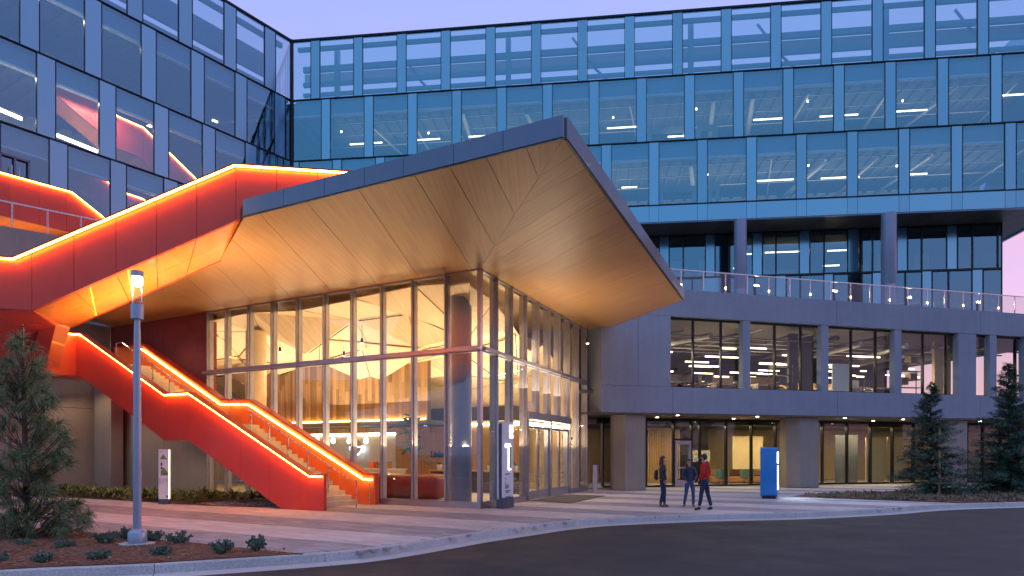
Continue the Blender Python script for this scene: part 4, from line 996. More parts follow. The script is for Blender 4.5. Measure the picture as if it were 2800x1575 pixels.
# padlock emblem
s, z = PB.sz(1068, 1160); t = MB(); t.prism([PB.pt(s+.12*math.cos(a), 0, z-.08+.13*math.sin(a)) for a in [2*math.pi*k/14 for k in range(14)]], [PB.pt(s+.12*math.cos(a), .05, z-.08+.13*math.sin(a)) for a in [2*math.pi*k/14 for k in range(14)]])
t.tube([PB.pt(s+.09*math.cos(a), .03, z+.06+.12*math.sin(a)) for a in [math.pi*k/10 for k in range(11)]], .03, 6); tag(build('padlock_emblem', t, 'black_plastic'), 'dark padlock-shaped emblem hanging above the coffee bar', 'sign')
# coffee counter, desk, sofa, plants
FU = FW.off(-.2)
t = thing('coffee_counter', FU.pt(FU.hit(1010), 0, .036), 'pale coffee bar counter behind the red stair', 'counter')
mb = MB(); mb.fb(FU, FU.hit(860), FU.hit(1085), -.7, 0, .036, 1.02); build('front', mb, 'white_wall', t); mb = MB(); mb.fb(FU, FU.hit(856), FU.hit(1088), -.75, .06, 1.022, 1.08); build('top', mb, 'white_paint', t)
for i, px in enumerate((1010, 1030, 1050)):
    s = FU.hit(px); m_ = MB(); m_.fb(FU, s-.14, s+.14, -.5, -.15, 1.082, 1.45); tag(build('coffee_machine', m_, ('orange_paint', 'steel', 'desk_wood')[i], bevel=.03), ('orange coffee machine on the bar counter', 'steel coffee machine in the middle of the bar counter', 'wooden crate on the bar counter beside the coffee machines')[i], 'machine' if i < 2 else 'crate')
RD = LL.off(-7.2)
t = thing('reception_desk', RD.pt(RD.hit(1260), 0, .036), 'long dark reception desk with a timber top in the lobby', 'desk')
mb = MB(); mb.fb(RD, RD.hit(1178), RD.hit(1420), -.8, 0, .036, 1.0); build('front', mb, 'dark_wall', t); mb = MB(); mb.fb(RD, RD.hit(1174), RD.hit(1424), -.85, .08, 1.002, 1.07); build('top', mb, 'desk_wood', t)
for i, px in enumerate((1192, 1330, 1400)):
    s = RD.hit(px); p = RD.pt(s, -.3, 1.071); tp = thing('potted_plant', p, ('white pot with a spiky red-flowered plant at the left end of the reception desk', 'white pot with spiky leaves on the reception desk right of the corner mullion', 'white pot with spiky leaves on the reception desk seen beside the door')[i], 'plant')
    build('pot', MB().lathe(p, [(.08, 0), (.13, .1), (.14, .22), (.12, .24)], 14), 'pot_white', tp, smooth=True)
    m_ = MB(); blade_plant(m_, (p[0], p[1], p[2]+.2), 22, .42, .05, 1.0, 3, .9); build('foliage', m_, 'fig_leaf', tp, fix=False)
# rounded red bench with inner steps
RB = LL.off(-1.9); s1, s0 = RB.hit(1180), RB.hit(1035); t = thing('red_bench', RB.pt((s0+s1)/2, -.8, .036), 'rounded dark red bench behind the glass, right of the stair foot', 'bench')
prof = []
for k in range(13):
    a = -math.pi/2+math.pi*k/12; prof.append((.62*abs(math.cos(a))**.6*1.0, .5+.5*math.sin(a)))
m_ = MB(); n = 22; path = [RB.pt(s0-1.2, -.8, 0), RB.pt((s0+s1)/2, -.8, 0), RB.pt(s1-.55, -.8, 0)]
ringf = lambda s, r, dd: [RB.pt(s, -.8+r*x*.62, .05+dd+(1.0-2*dd)*(0.5+0.5*y)) for x, y in [(math.copysign(abs(math.cos(a))**.5, math.cos(a)), math.copysign(abs(math.sin(a))**.5, math.sin(a))) for a in [2*math.pi*j/n for j in range(n)]]]
st = [(s0-1.2, 1, 0), (s0, 1, 0), (s1-.5, 1, 0), (s1-.25, .96, .02), (s1-.08, .82, .07), (s1, .55, .18)]
i0 = len(m_.v)
for s, r, dd in st: m_.v += ringf(s, r, dd)
for k in range(len(st)-1):
    for j in range(n): m_.f.append((i0+k*n+j, i0+k*n+(j+1) % n, i0+(k+1)*n+(j+1) % n, i0+(k+1)*n+j))
m_.f.append(tuple(range(i0, i0+n))); m_.f.append(tuple(range(i0+(len(st)-1)*n, i0+len(st)*n)))
build('body', m_, 'lobby_red', t, smooth='all')
# fiddle-leaf fig
fp = gp(1118, 1369.0); FGY = 29.5; p = ((1122-CX)/FPX*FGY, FGY, .036); t = thing('fig_plant', p, 'tall fiddle-leaf fig with big round leaves in the lobby', 'plant')
build('pot', MB().lathe(p, [(.22, 0), (.3, .3), (.3, .7), (.26, .72)], 18), 'pot_white', t, smooth=True)
build('trunk', MB().tube([(p[0], p[1], .7), (p[0]+.04, p[1], 1.4), (p[0]-.02, p[1], 2.6), (p[0]+.1, p[1], 3.2)], .03, 8, .015), 'trunk_bark', t)
random.seed(4)
def leaf_quad(mb, c, d, L_, W):
    d = Vector(d).normalized(); a = d.cross(Vector((0, 0, 1))); a = a.normalized() if a.length > .1 else Vector((1, 0, 0)); c = Vector(c); up = a.cross(d)
    i = len(mb.v); mb.v += [tuple(c), tuple(c+d*L_*.35+a*W*.42+up*.02), tuple(c+d*L_*.75+a*W*.5), tuple(c+d*L_), tuple(c+d*L_*.75-a*W*.5), tuple(c+d*L_*.35-a*W*.42+up*.02), tuple(c+d*L_*.5-up*.03)]
    for k in range(6): mb.f.append((i+k, i+(k+1) % 6, i+6))
for k in range(62):
    z = random.uniform(1.7, 3.5); r = .30*(1-.3*abs(z-2.6)); a = random.random()*6.28; c = (p[0]+r*math.cos(a)*random.random(), p[1]+r*math.sin(a)*random.random(), z); m_ = MB()
    leaf_quad(m_, c, (math.cos(a), math.sin(a), random.uniform(-.5, .7)), random.uniform(.34, .5), random.uniform(.2, .3)); build('leaf', m_, 'fig_leaf', t, fix=False)
# door mat, reader post
mt = [(1454, 1369.4), (1560, 1353), (1654, 1356.6), (1559, 1376.7)]; q = [gp(*a)[:2] for a in mt]
m_ = MB(); m_.prism([(x, y, .006) for x, y in q], [(x, y, .022) for x, y in q]); tag(build('door_mat', m_, 'rubber_mat'), 'large dark entrance mat in front of the double doors', 'mat')
p = gp(1629, 1349); t = thing('reader_post', p, 'short metal access post with a card reader beside the lobby corner wall', 'post')
f6 = Fr(p[:2], (.96, .28)); build('post', MB().fb(f6, -.12, .09, -.12, 0, .003, 1.31), 'aluminium', t, bevel=.01)
build('reader', MB().fb(f6, .092, .13, -.10, -.02, .95, 1.27), 'black_plastic', t); build('red_button', MB().fb(f6, .092, .12, -.1, -.02, .52, .72), 'red_paint', t); build('status_light', MB().fb(f6, .131, .137, -.07, -.05, 1.05, 1.07), 'exit_green', t)
gl8 = MB(); sg8 = thing('door_number', LR.pt(4.2, .05, 3.9), 'white house number 800 on the glass above the double doors', 'sign'); text('lettering', '800', .38, LR, 4.26, -.02, 3.62, 'white_paint', sg8, .006, stretch=1.25)
sg9 = thing('window_decal', LR.pt(9.6, .05, 1.2), 'white number 1 decal with small blue lettering on the glass right of the doors', 'sign'); text('lettering', '1', 1.05, LR, 9.62, -.02, 1.25, 'white_paint', sg9, .006)
build('blue_bar', MB().fb(LR, 9.62, 10.1, -.025, -.02, 2.5, 2.62), 'letter_blue', sg9); build('blue_bar', MB().fb(LR, 9.62, 10.1, -.025, -.02, 2.25, 2.31), 'letter_blue', sg9)
# ---------------------------------------------------------------- red stairs
def interp(pts, s):
    for (a, za), (b, zb) in zip(pts, pts[1:]):
        if a-1e-6 <= s <= b+1e-6: return za+(zb-za)*((s-a)/(b-a) if b > a else 0)
    return pts[0][1] if s < pts[0][0] else pts[-1][1]
def parapet(root, fr, top, bot, js, d0, d1, mat, gap=.006, nm='parapet_panel'):
    ss = sorted(set(js))
    for a, b in zip(ss, ss[1:]):
        ks = sorted({a+gap, b-gap, *[s for s, _ in top+bot if a+gap < s < b-gap]})
        up = [(s, interp(top, s)) for s in ks]; lo = [(s, interp(bot, s)) for s in ks][::-1]
        ring = up+lo; mb = MB(); mb.prism([fr.pt(s, d0, z) for s, z in ring], [fr.pt(s, d1, z) for s, z in ring]); build(nm, mb, mat, root)
def cap_led(root, fr, top, dout, thick, out=1, led='led_warm', capm='red_paint'):
    # cap oversails the outer face; the strip is tucked under it and washes the panel
    d0, d1 = (-thick-.03, dout+.135) if out > 0 else (-thick-.075, .03)
    mb = MB(); mb.rib(fr, top, d0, d1, .0, .045); build('handrail_cap', mb, capm, root)
    a, b = (dout+.085, dout+.125) if out > 0 else (-thick-.068, -thick-.03)
    mb = MB(); mb.rib(fr, top, a, b, -.042, -.003); build('light_strip', mb, led, root)
stair = thing('red_staircase', gp(886, 1398), 'lit orange-red outdoor staircase climbing left along the lobby glass from the plaza', 'staircase')
F2 = Fr(gp(886, 1398)[:2], LL.u); B2 = Fr(gp(1027, 1380.5)[:2], LL.u)
top = [F2.sz(207.6, 911.5), F2.sz(225, 910.5), F2.sz(456, 1076.5), F2.sz(523, 1072), F2.sz(852.7, 1296.5), (0., F2.z(886, 1297))]
bot = [F2.sz(207.6, 1027.6), F2.sz(220, 1027.6), F2.sz(450, 1205), F2.sz(515, 1204), (F2.hit(768), .01), (0., .01)]
js = [top[0][0]]+[F2.hit(p) for p in (327, 388, 456, 512, 583, 658, 738, 820)]+[0.]
parapet(stair, F2, [(s, z-.045) for s, z in top], bot, js, -.12, 0, 'red_paint'); cap_led(stair, F2, [(s, z-.045) for s, z in top], 0, .12)
# end post faces
topB = [B2.sz(395, 941), B2.sz(611.8, 1092), B2.sz(688.7, 1092), B2.sz(1001.7, 1293), (0., B2.z(1027, 1294.5))]
topB = [(topB[0][0]-2.2, topB[0][1])]+topB
botB = [(topB[0][0], 5.2), (topB[1][0], 5.2), (topB[2][0]-.6, 2.4), (topB[3][0]-.2, 2.4), (-3.8, .01), (0., .01)]
jb = [topB[0][0], topB[1][0]]+[topB[1][0]+k*1.35 for k in range(1, 10)]; jb = [j for j in jb if j < -.4]+[0.]
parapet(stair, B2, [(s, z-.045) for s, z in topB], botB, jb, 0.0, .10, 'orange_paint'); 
mb = MB(); mb.rib(B2, [(s, z-.045) for s, z in topB], -.22, .16, 0, .045); build('handrail_cap', mb, 'red_paint', stair)
hb = [(s, z-.24) for s, z in topB if s > topB[1][0]-.01]
mb = MB(); mb.rib(B2, hb, .17, .20, 0, .03); build('light_strip', mb, 'led_wash', stair)
mb = MB(); mb.tube([B2.pt(s, .185, z+.05) for s, z in hb]+[B2.pt(-.12, .185, hb[-1][1]-.05), B2.pt(-.12, .185, .02)], .02); build('handrail', mb, 'steel', stair)
for k in range(9):
    s = hb[0][0]+.4+k*1.42
    if s < -.4: mb = MB(); mb.tube([B2.pt(s, .10, interp(hb, s)-.05), B2.pt(s, .185, interp(hb, s)-.02)], .03, 8); build('rail_bracket', mb, 'steel', stair)
# outer side of the far parapet (towards the glass)
parapet(stair, B2, [(s, z-.05) for s, z in topB], botB, jb, -.18, -.01, 'red_paint')
# steps
W0, W1 = -.125, -2.88        # across the stair, in F2's d coordinate
def B_off(): p = B2.P; return (p[0]-F2.P[0])*F2.n[0]+(p[1]-F2.P[1])*F2.n[1]
W1 = B_off()+.105
sL0, sL1 = F2.hit(850), F2.hit(523)
nst = 18
for k in range(nst):
    s_a = -1.15+(sL1+1.15)*k/nst; z1 = 3.0*(k+1)/nst; s_b = -1.15+(sL1+1.15)*(k+1)/nst
    mb = MB(); mb.fb(F2, s_b-.02 if k < nst-1 else sL1-.1, s_a+.02, W1, W0, z1-.17, z1); build('step', mb, 'step_stone', stair)
sM = F2.hit(456); sU = F2.hit(225)
mb = MB(); mb.fb(F2, sM, sL1-.1, W1, W0, 2.85, 3.0); build('landing', mb, 'step_stone', stair)
for k in range(17):
    s_a = sM+(sU-sM)*k/17; s_b = sM+(sU-sM)*(k+1)/17; z1 = 3.0+2.8*(k+1)/17
    mb = MB(); mb.fb(F2, s_b-.02, s_a+.02, W1, W0, z1-.17, z1); build('step', mb, 'step_stone', stair)
mb = MB(); mb.fb(F2, sU-2.6, sU-.0, W1, W0, 5.65, 5.8); build('landing', mb, 'step_stone', stair)
# underside
us = [(F2.hit(768)+.1, .0), (bot[3][0], bot[3][1]+.05), (bot[2][0], bot[2][1]+.05), (bot[1][0], bot[1][1]+.05), (bot[1][0]-2.6, bot[1][1]+.05)]
for (a, za), (b, zb) in zip(us, us[1:]):
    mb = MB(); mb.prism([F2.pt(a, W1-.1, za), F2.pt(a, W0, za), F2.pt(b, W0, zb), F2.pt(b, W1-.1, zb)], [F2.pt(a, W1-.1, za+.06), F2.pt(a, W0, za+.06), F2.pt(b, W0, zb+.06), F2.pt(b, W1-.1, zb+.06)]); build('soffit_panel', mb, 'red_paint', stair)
# middle handrail with posts
md = -1.55
for (a, za), (b, zb), n in (((-.35, .95), (sL1+.35, 3.95), 6), ((sM+.1, 3.95), (sU+.2, 6.72), 5)):
    mb = MB(); pts = [(a+.55 if a > -1 else a, za), (a, za), (b, zb), (b-.35, zb)] if a > -1 else [(a+.3, za), (a, za), (b, zb), (b-.4, zb)]
    mb.tube([F2.pt(s, md, z) for s, z in ([(-.05, .0), (-.05, .95), (-.35, .95), (b, zb), (b-.35, zb), (b-.35, zb-.9)] if a > -1 else [(a+.25, za-.9), (a+.25, za), (a, za), (b, zb), (b-.4, zb), (b-.4, zb-.9)])], .022); build('handrail', mb, 'steel', stair)
    for k in range(1, n):
        s = a+(b-a)*k/n; z = za+(zb-za)*k/n; mb = MB(); mb.fb(F2, s-.02, s+.02, md-.02, md+.02, z-.95, z-.02); build('post', mb, 'steel', stair)
# panel turning towards the camera at the upper landing
pT = F2.pt(top[0][0], 0, 0)[:2]; pU = ((147.6-CX)/FPX*28.3, 28.3)
T2 = Fr(pU, (pT[0]-pU[0], pT[1]-pU[1])); lt = math.hypot(pT[0]-pU[0], pT[1]-pU[1]); zt = top[0][1]-.045
mb = MB(); rr = [(-.6, zt), (lt, zt), (lt, bot[0][1]), (T2.hit(120)-.3, bot[0][1]-.02), (-1.3, 6.2)]; mb.prism([T2.pt(s, 0, z) for s, z in rr], [T2.pt(s, -.12, z) for s, z in rr]); build('parapet_panel', mb, 'red_paint', stair)
mb = MB(); mb.rib(T2, [(-.6, zt), (lt, zt)], -.15, .075, 0, .045); build('handrail_cap', mb, 'red_paint', stair)
mb = MB(); mb.rib(T2, [(-.6, zt), (lt, zt)], .065, .105, -.042, -.003); build('light_strip', mb, 'led_warm', stair)
# ---- upper flight, from the canopy deck down to the left landing
up = thing('red_staircase', (-10, 18, 5.5), 'upper red flight with a glowing rail edge descending left from the canopy top', 'staircase')
A_ = ((644-CX)/FPX*18.4, 18.4); B_ = ((41-CX)/FPX*17.7, 17.7); F1 = Fr(B_, (A_[0]-B_[0], A_[1]-B_[1]))
t1 = [F1.sz(-320, 690), F1.sz(0, 701.5), F1.sz(41, 705), F1.sz(644, 450.5), F1.sz(945, 470), F1.sz(1080, 479)]
b1 = [F1.sz(-320, 838), F1.sz(0, 844), F1.sz(87, 848), F1.sz(668, 593), (F1.hit(1080), Z_FAS+.05)]
b1 = b1[:4]+[(F1.hit(680), Z_SOF+.45), b1[4]]
j1 = [F1.hit(p) for p in (-320, -140, -28, 87, 202, 317, 428, 538, 645, 757, 868, 975, 1080)]
parapet(up, F1, [(s, z-.045) for s, z in t1], b1, j1, -.12, 0, 'red_paint'); cap_led(up, F1, [(s, z-.045) for s, z in t1], 0, .12)
# inner parapet on the far side and treads
wd = 3.5
t1b = [(s, z-.1) for s, z in t1[:4]]
mb = MB()
# orange soffit
Fp = [F1.pt(s, -.005, z) for s, z in (F1.sz(87, 848), F1.sz(668, 593))]
Bp = [(-13.77, 21.28, 5.78), (-9.34, 21.85, 8.035)]
def lerp(a, b, t): return tuple(x+(y-x)*t for x, y in zip(a, b))
for k in range(16):
    e = .002; q = [lerp(lerp(*Fp, t), lerp(*Bp, t), r) for t, r in ((k/16, .06), ((k+1)/16, .06), ((k+1)/16, .96), (k/16, .96))]; zt_ = max(z for _, _, z in q)+.12
    mb = MB(); mb.prism([(x, y, zt_) for x, y, z in q], [(x, y, zt_+.12) for x, y, z in q]); build('step', mb, 'step_stone', up)
for k in range(5):
    q = [lerp(*Bp, k/5+.001), lerp(*Bp, (k+1)/5-.001)]; mb = MB(); mb.prism([q[0], q[1], (q[1][0], q[1][1], q[1][2]+1.5), (q[0][0], q[0][1], q[0][2]+1.5)], [(x, y+.1, z) for x, y, z in (q[0], q[1], (q[1][0], q[1][1], q[1][2]+1.5), (q[0][0], q[0][1], q[0][2]+1.5))]); build('parapet_panel', mb, 'red_paint', up)
tj = [(F1.hit(p)-F1.hit(87))/(F1.hit(668)-F1.hit(87)) for p in (87, 202, 317, 428, 538, 668)]
for a, b in zip(tj, tj[1:]):
    for r0, r1 in ((0, .5), (.5, 1)):
        e = .002; q = [lerp(lerp(*Fp, t), lerp(*Bp, t), r) for t, r in ((a+e, r0+e), (b-e, r0+e), (b-e, r1-e), (a+e, r1-e))]
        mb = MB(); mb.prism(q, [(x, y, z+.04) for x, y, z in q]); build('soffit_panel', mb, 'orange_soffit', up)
sg_ = lamp('stair_soffit_glow', 'AREA', (-10.1, 20.3, 3.6), 260, (1, .66, .30), 3.0, (-.0, -.0, 1), .5); sg_.data.spread = R(118)
# dark red mass under the left landing
K = (-13.5, 20.2, 5.62); M_ = (-14.4, 21.0, 4.3); F0 = F1.pt(F1.hit(-320), -.005, F1.z(-320, 838)); Fa = F1.pt(F1.hit(87), -.005, F1.z(87, 848))
M0 = (-26, 24.0, 3.4); M1 = (-17.5, 22.3, 4.15)
mb = MB(); T = lambda p: (p[0]-.2, p[1]+3.2, max(p[2], 5.0)+.1)
for q in ([F0, Fa, K, M1], [K, M_, M1], [F0, M1, M0]): mb.prism(q, [(x-.1, y+.9, z+.35) for x, y, z in q])
build('underside_panel', mb, 'red_paint', up)
q = [K, Bp[0], M_]; mb = MB(); mb.prism(q, [(x-.3, y+.1, z+.0) for x, y, z in q]); build('underside_panel', mb, 'orange_soffit', up)
q = [K, (-18.2, 26.4, 5.7), (-18.4, 26.2, 4.35), M_]; mb = MB(); mb.prism(q, [(x-.4, y-.1, z) for x, y, z in q]); build('underside_panel', mb, 'red_paint', up)
q = [Fa, K, Bp[0], F1.pt(F1.hit(87), -wd, 6.2)]; mb = MB(); mb.prism([(x-.02, y, z+.02) for x, y, z in q], [(x-.6, y, z+.3) for x, y, z in q]); build('landing_slab', mb, 'red_paint', up)
# ---- terrace mass on the left and the walkway stair in front of the left wing
T0 = vp(33, 28.1, 3400)
ter = thing('terrace_wall', (-22, 30, 0), 'plain concrete terrace wall with a thin metal railing on the far left', 'wall')
for a, b in ((-14, -3.01), (-3.0, 4.5), (4.51, 9)): mb = MB(); mb.fb(T0, a, b, -4.2, 0, 8.3, 11.15); build('wall_panel', mb, 'wall_concrete', ter)
mb = MB(); f7 = T0.off(-.1); mb.fb(f7, -14, 9, -.03, .02, 12.17, 12.22); build('top_rail', mb, 'steel', ter)
for px in (-160, -62, 33, 130, 221, 310): s = f7.hit(px); mb = MB(); mb.fb(f7, s-.03, s-.01, -.03, .02, 11.152, 12.168); mb.fb(f7, s+.01, s+.03, -.03, .02, 11.152, 12.168); build('post', mb, 'steel', ter)
walk = thing('red_staircase', (-24, 33, 13), 'red walkway and flight with a glowing edge in front of the left glass wing', 'staircase')
F0_ = vp(90, 33.3, 2650)
t0 = [F0_.sz(-260, 401), F0_.sz(0, 470), F0_.sz(194, 523.5), F0_.sz(286, 597), F0_.sz(420, 705)]
b0 = [F0_.sz(-260, 519), F0_.sz(0, 588.5), F0_.sz(199, 634.6), F0_.sz(286, 700), F0_.sz(420, 800)]
parapet(walk, F0_, [(s, z-.045) for s, z in t0], b0, [F0_.hit(p) for p in (-260, -120, -40, 27, 107, 182, 258, 340, 420)], -.12, 0, 'red_paint'); cap_led(walk, F0_, [(s, z-.045) for s, z in t0], 0, .12)
for a, b in ((-260, -60), (-60, 45), (45, 120), (120, 199)):
    z = 13.1; e = .01; s1, s2 = F0_.hit(a)+e, F0_.hit(b)-e; mb = MB(); mb.fb(F0_, s1, s2, -1.6, -.005, z-.05, z-.01); build('soffit_panel', mb, 'orange_soffit', walk)
mb = MB(); mb.fb(F0_, F0_.hit(-260), F0_.hit(194), -1.7, -.13, 13.85, 13.95); build('deck', mb, 'slab_concrete', walk)
lamp('walkway_glow', 'AREA', F0_.pt(F0_.hit(60), -1.0, 11.6), 60, (1, .62, .28), 5, (0, 0, 1), .8)
# ---- stairs inside the left wing, seen through its glass
I1 = LW.off(-1.5)
def inner_stair(dz, label):
    r = thing('inner_staircase', I1.pt(-10, 0, 18+dz), label, 'staircase'); z1 = lambda x, y: I1.sz(x/2.7084, y/2.7084)
    tp = [z1(400, 580), z1(690, 697), z1(870, 862), z1(1060, 945), z1(1455, 1330), z1(1560, 1430)]
    bt = [z1(400, 690), z1(730, 968), z1(860, 1095), z1(1030, 1160), z1(1250, 1390), z1(1560, 1700)]
    f = lambda l: [(s, z+dz) for s, z in l]
    parapet(r, I1, f(tp), f(bt), [tp[0][0], tp[1][0], tp[2][0], tp[3][0], (tp[3][0]+tp[4][0])/2, tp[5][0]], -.12, 0, 'red_paint')
    mb = MB(); mb.rib(I1, f(tp[1:]), .03, .07, -.05, 0); build('light_strip', mb, 'led_warm', r); mb = MB(); mb.rib(I1, f(tp), -.15, .08, 0.0, .05); build('handrail_cap', mb, 'red_paint', r)
    for (a, za), (b, zb) in zip(f(bt), f(bt)[1:]):
        mb = MB(); mb.prism([I1.pt(a, -.01, za), I1.pt(b, -.01, zb), I1.pt(b, -1.5, zb), I1.pt(a, -1.5, za)], [I1.pt(a, -.01, za+.05), I1.pt(b, -.01, zb+.05), I1.pt(b, -1.5, zb+.05), I1.pt(a, -1.5, za+.05)]); build('soffit_panel', mb, 'orange_soffit', r)
inner_stair(0, 'red stair with a glowing edge behind the glass of the left wing, upper one')
inner_stair(-4.3, 'red stair with a glowing edge behind the glass of the left wing, lower one')
# ---------------------------------------------------------------- office lights and fittings in the wings
LC = {}
def lin(fr, s, d, z, ln, label, grp, horiz=True, r=.045, mat='office_light'):
    LC[grp] = LC.get(grp, -1)+1; label = label.replace('thin', ORD[LC[grp]]+' thin', 1)
    mb = MB(); mb.fb(fr, s-ln/2, s+ln/2, d-.04, d+.04, z, z+.07) if horiz else mb.fb(fr, s-.04, s+.04, d-ln, d, z, z+.07)
    return tag(build('linear_light', mb, mat), label, 'lamp', grp)
gB, gC, gP = 'linear lights on the upper glass storey', 'linear lights on the middle glass storey', 'linear lights in the podium offices'
fb_ = MW.off(-2.6)
for px0, px1, py in ((957, 997, 395), (1021, 1045, 391), (1141, 1203, 383), (1282, 1330, 374), (1660, 1740, 351), (1826, 1870, 374), (2060, 2140, 328), (2242, 2278, 319), (2310, 2346, 315), (2451, 2535, 305), (2741, 2810, 261)):
    a, z = fb_.sz(px0, py); b = fb_.hit(px1); lin(fb_, (a+b)/2, 0, z-.035, b-a, 'thin bright linear light from the inner corner, in the upper blue office row', gB)
for px0, px1, py in ((1700, 1742, 513), (1741, 1820, 489 if 0 else 513), (2068, 2170, 495), (2245, 2315, 488), (2344, 2350, 484), (2488, 2535, 477)):
    if px0 == 1741: continue
    a, z = fb_.sz(px0, py); b = fb_.hit(px1); lin(fb_, (a+b)/2, 0, z-.035, b-a, 'thin bright linear light from the canopy tip, in the lower blue office row', gC)
for k in range(14):
    s = 1.5+k*1.75; d = -6.5-(k % 3)*2.6; lin(PD, s, d, 7.55-(k % 2)*.1, 1.6, 'thin bright linear light deep in the podium office, counted from the canopy', 'linear lights deep in the podium offices')
fr3 = RC.off(-2.5)
for px0, px1, py in ((2092, 2185, 691), (2262, 2316, 686), (2250, 2295, 727), (2042, 2056, 695), (2005, 2010, 734), (2254, 2292, 727)):
    a, z = fr3.sz(px0, py); b = fr3.hit(px1); lin(fr3, (a+b)/2, 0, z-.03, b-a, 'thin linear light in the recessed glass storey behind the round columns', 'linear lights in the recessed storey')
fl3 = LW.off(-2.0)
for (x0, y0, x1, y1) in ((0, 820, 165, 890), (425, 1010, 725, 1130)):
    a, z = fl3.sz(x0/2.7084, y0/2.7084); b, z2 = fl3.sz(x1/2.7084, y1/2.7084); mb = MB(); mb.prism([fl3.pt(a, 0, z), fl3.pt(b, 0, z2), fl3.pt(b, 0, z2+.16), fl3.pt(a, 0, z+.16)], [fl3.pt(a, -.1, z), fl3.pt(b, -.1, z2), fl3.pt(b, -.1, z2+.16), fl3.pt(a, -.1, z+.16)])
    tag(build('strip_light', mb, 'lamp_warm'), 'bright strip light glowing behind the glass at the far left of the upper rows' if x0 == 0 else 'long bright strip light under the inner red stair behind the left glass', 'lamp')
for i, (x, y, ln) in enumerate(((900, 795, .5), (1095, 925, .5), (1270, 975, .5), (1320, 985, 1.0), (1595, 895, .35), (1050, 1400, .6))):
    a, z = fl3.sz(x/2.7084, y/2.7084); mb = MB(); mb.fb(fl3, a-ln/2, a+ln/2, -.1, 0, z-.04, z+.05); tag(build('ceiling_light', mb, 'lamp_warm'), ORD[i]+' short bright ceiling light behind the left wing glass near the inner stairs', 'lamp', 'ceiling lights in the left wing')
for z0, za in ((22.5, 22.5), (18.3, 18.3)):
    mb = MB(); mb.fb(LW, -27, -9.0 if z0 > 20 else -6, -4.2, -4.0, z0+.05, z0+1.6); build('partition', mb, 'white_wall', left)
    lamp('left_wing_glow', 'AREA', LW.pt(-17, -.75, z0+3.1), 700, (1, .74, .46), 12, (0, 0, -1), .1).rotation_euler = (0, 0, math.atan2(LW.u[1], LW.u[0]))
for fr, z1, e0, e1, p in ((MW, 26.78, 2, 49, 620), (MW, 22.48, 14, 49, 620)):
    lamp('office_glow', 'AREA', fr.pt((e0+e1)/2, -4.5, z1-2.2), p, (1, .80, .52), (e1-e0), tuple([-.0, 0.0, 1]), 3).rotation_euler = (math.pi, 0, math.atan2(fr.u[1], fr.u[0]))
random.seed(17)
# ducts, pipes, and small downlights under the ceilings
for z1 in (26.78, 22.48):
    for k in range(12):
        s = 5+k*3.9+random.uniform(-1, 1); mb = MB(); z = z1-.95-random.random()*.3
        mb.tube([MW.pt(s, -1.2, z), MW.pt(s+random.uniform(-1.5, 1.5), -8.8, z)], random.choice((.06, .10, .18)), 8); build('duct', mb, 'duct_metal', main)
    for k in range(3):
        z = z1-.75-.08*k; mb = MB(); mb.tube([MW.pt(.6, -2.2-k*1.7, z), MW.pt(49.8, -2.2-k*1.7, z)], .04, 6); build('pipe', mb, 'duct_metal', main)
    for k in range(7):
        s = 2+k*6.6+random.uniform(-.8, .8); c = MW.pt(s, -1.6-random.random()*2, z1-1.3)
        tag(build('downlight', MB().lathe(c, [(.05, 0), (.05, .1)], 8), 'downlight'), 'tiny round downlight under the office ceiling behind the blue glass', 'lamp', 'downlights in the office wing')
for (a, b, z1) in ((1770, 1870, 22.3), (1905, 2010, 22.3), (1990, 2060, 26.6)): pass
for px0, px1, z0 in ((1802, 1905, 18.3), (1936, 1968, 18.3), (1770, 1880, 22.52), (1905, 1962, 22.52)):
    s0, s1 = MW.off(-3).hit(px0), MW.off(-3).hit(px1); mb = MB(); f_ = MW.off(-3); mb.fb(f_, s0, s0+.3, -.2, 0, z0+.02, z0+1.9); mb.fb(f_, s1-.3, s1, -.2, 0, z0+.02, z0+1.9); mb.fb(f_, s0, s1, -.2, 0, z0+1.9, z0+2.3); build('partition', mb, 'white_wall', main)
# podium offices: lights, ducts, desks, shelves
fp_ = PD.off(-3)
for px0, px1, py in sorted(((1750, 1860, 951.5), (1899, 1975, 997.5), (1927, 2016, 975), (1975, 2018, 950.5), (2052, 2105, 949), (2074, 2160, 995), (2052, 2113, 1014), (2052, 2073, 1030), (2132, 2160, 973), (2267, 2375, 992.5), (2340, 2430, 969), (2311, 2330, 1028), (2380, 2395, 1010.5), (2470, 2540, 1026), (2362, 2382, 1027), (2468, 2478, 1010), (1945, 1985, 1031), (1800, 1850, 1012), (1845, 1880, 1036), (1990, 2016, 1020))):
    a, z = fp_.sz(px0, py); b = fp_.hit(px1); lin(fp_, (a+b)/2, random.uniform(-1, .3), z-.03, b-a, 'thin bright linear light in the podium office, counted from the canopy along the windows', gP)
random.seed(23)
for k in range(16):
    s = -.5+k*1.6; z = random.uniform(7.9, 8.6); mb = MB(); mb.tube([PD.pt(s, -1.0, z), PD.pt(s+random.uniform(-3, 3), -11, z)], random.choice((.05, .09, .16)), 8); build('duct', mb, 'duct_metal' if k % 2 else 'dark_wall', pod)
for k in range(5):
    z = 8.1+.1*k; mb = MB(); mb.tube([PD.pt(-1, -1.4-k*1.9, z), PD.pt(27, -1.4-k*1.9, z)], .05, 6); build('pipe', mb, 'duct_metal', pod)
lamp('podium_office_glow', 'AREA', PD.pt(10, -4.5, 7.6), 2400, (1, .80, .50), 22, (0, 0, -1), .12).rotation_euler = (0, 0, math.atan2(PD.u[1], PD.u[0]))
lamp('podium_ground_glow', 'AREA', SF.pt(9, -.5, 3.44), 800, (1, .76, .42), 20, (0, 0, -1), .1).rotation_euler = (0, 0, math.atan2(SF.u[1], SF.u[0]))
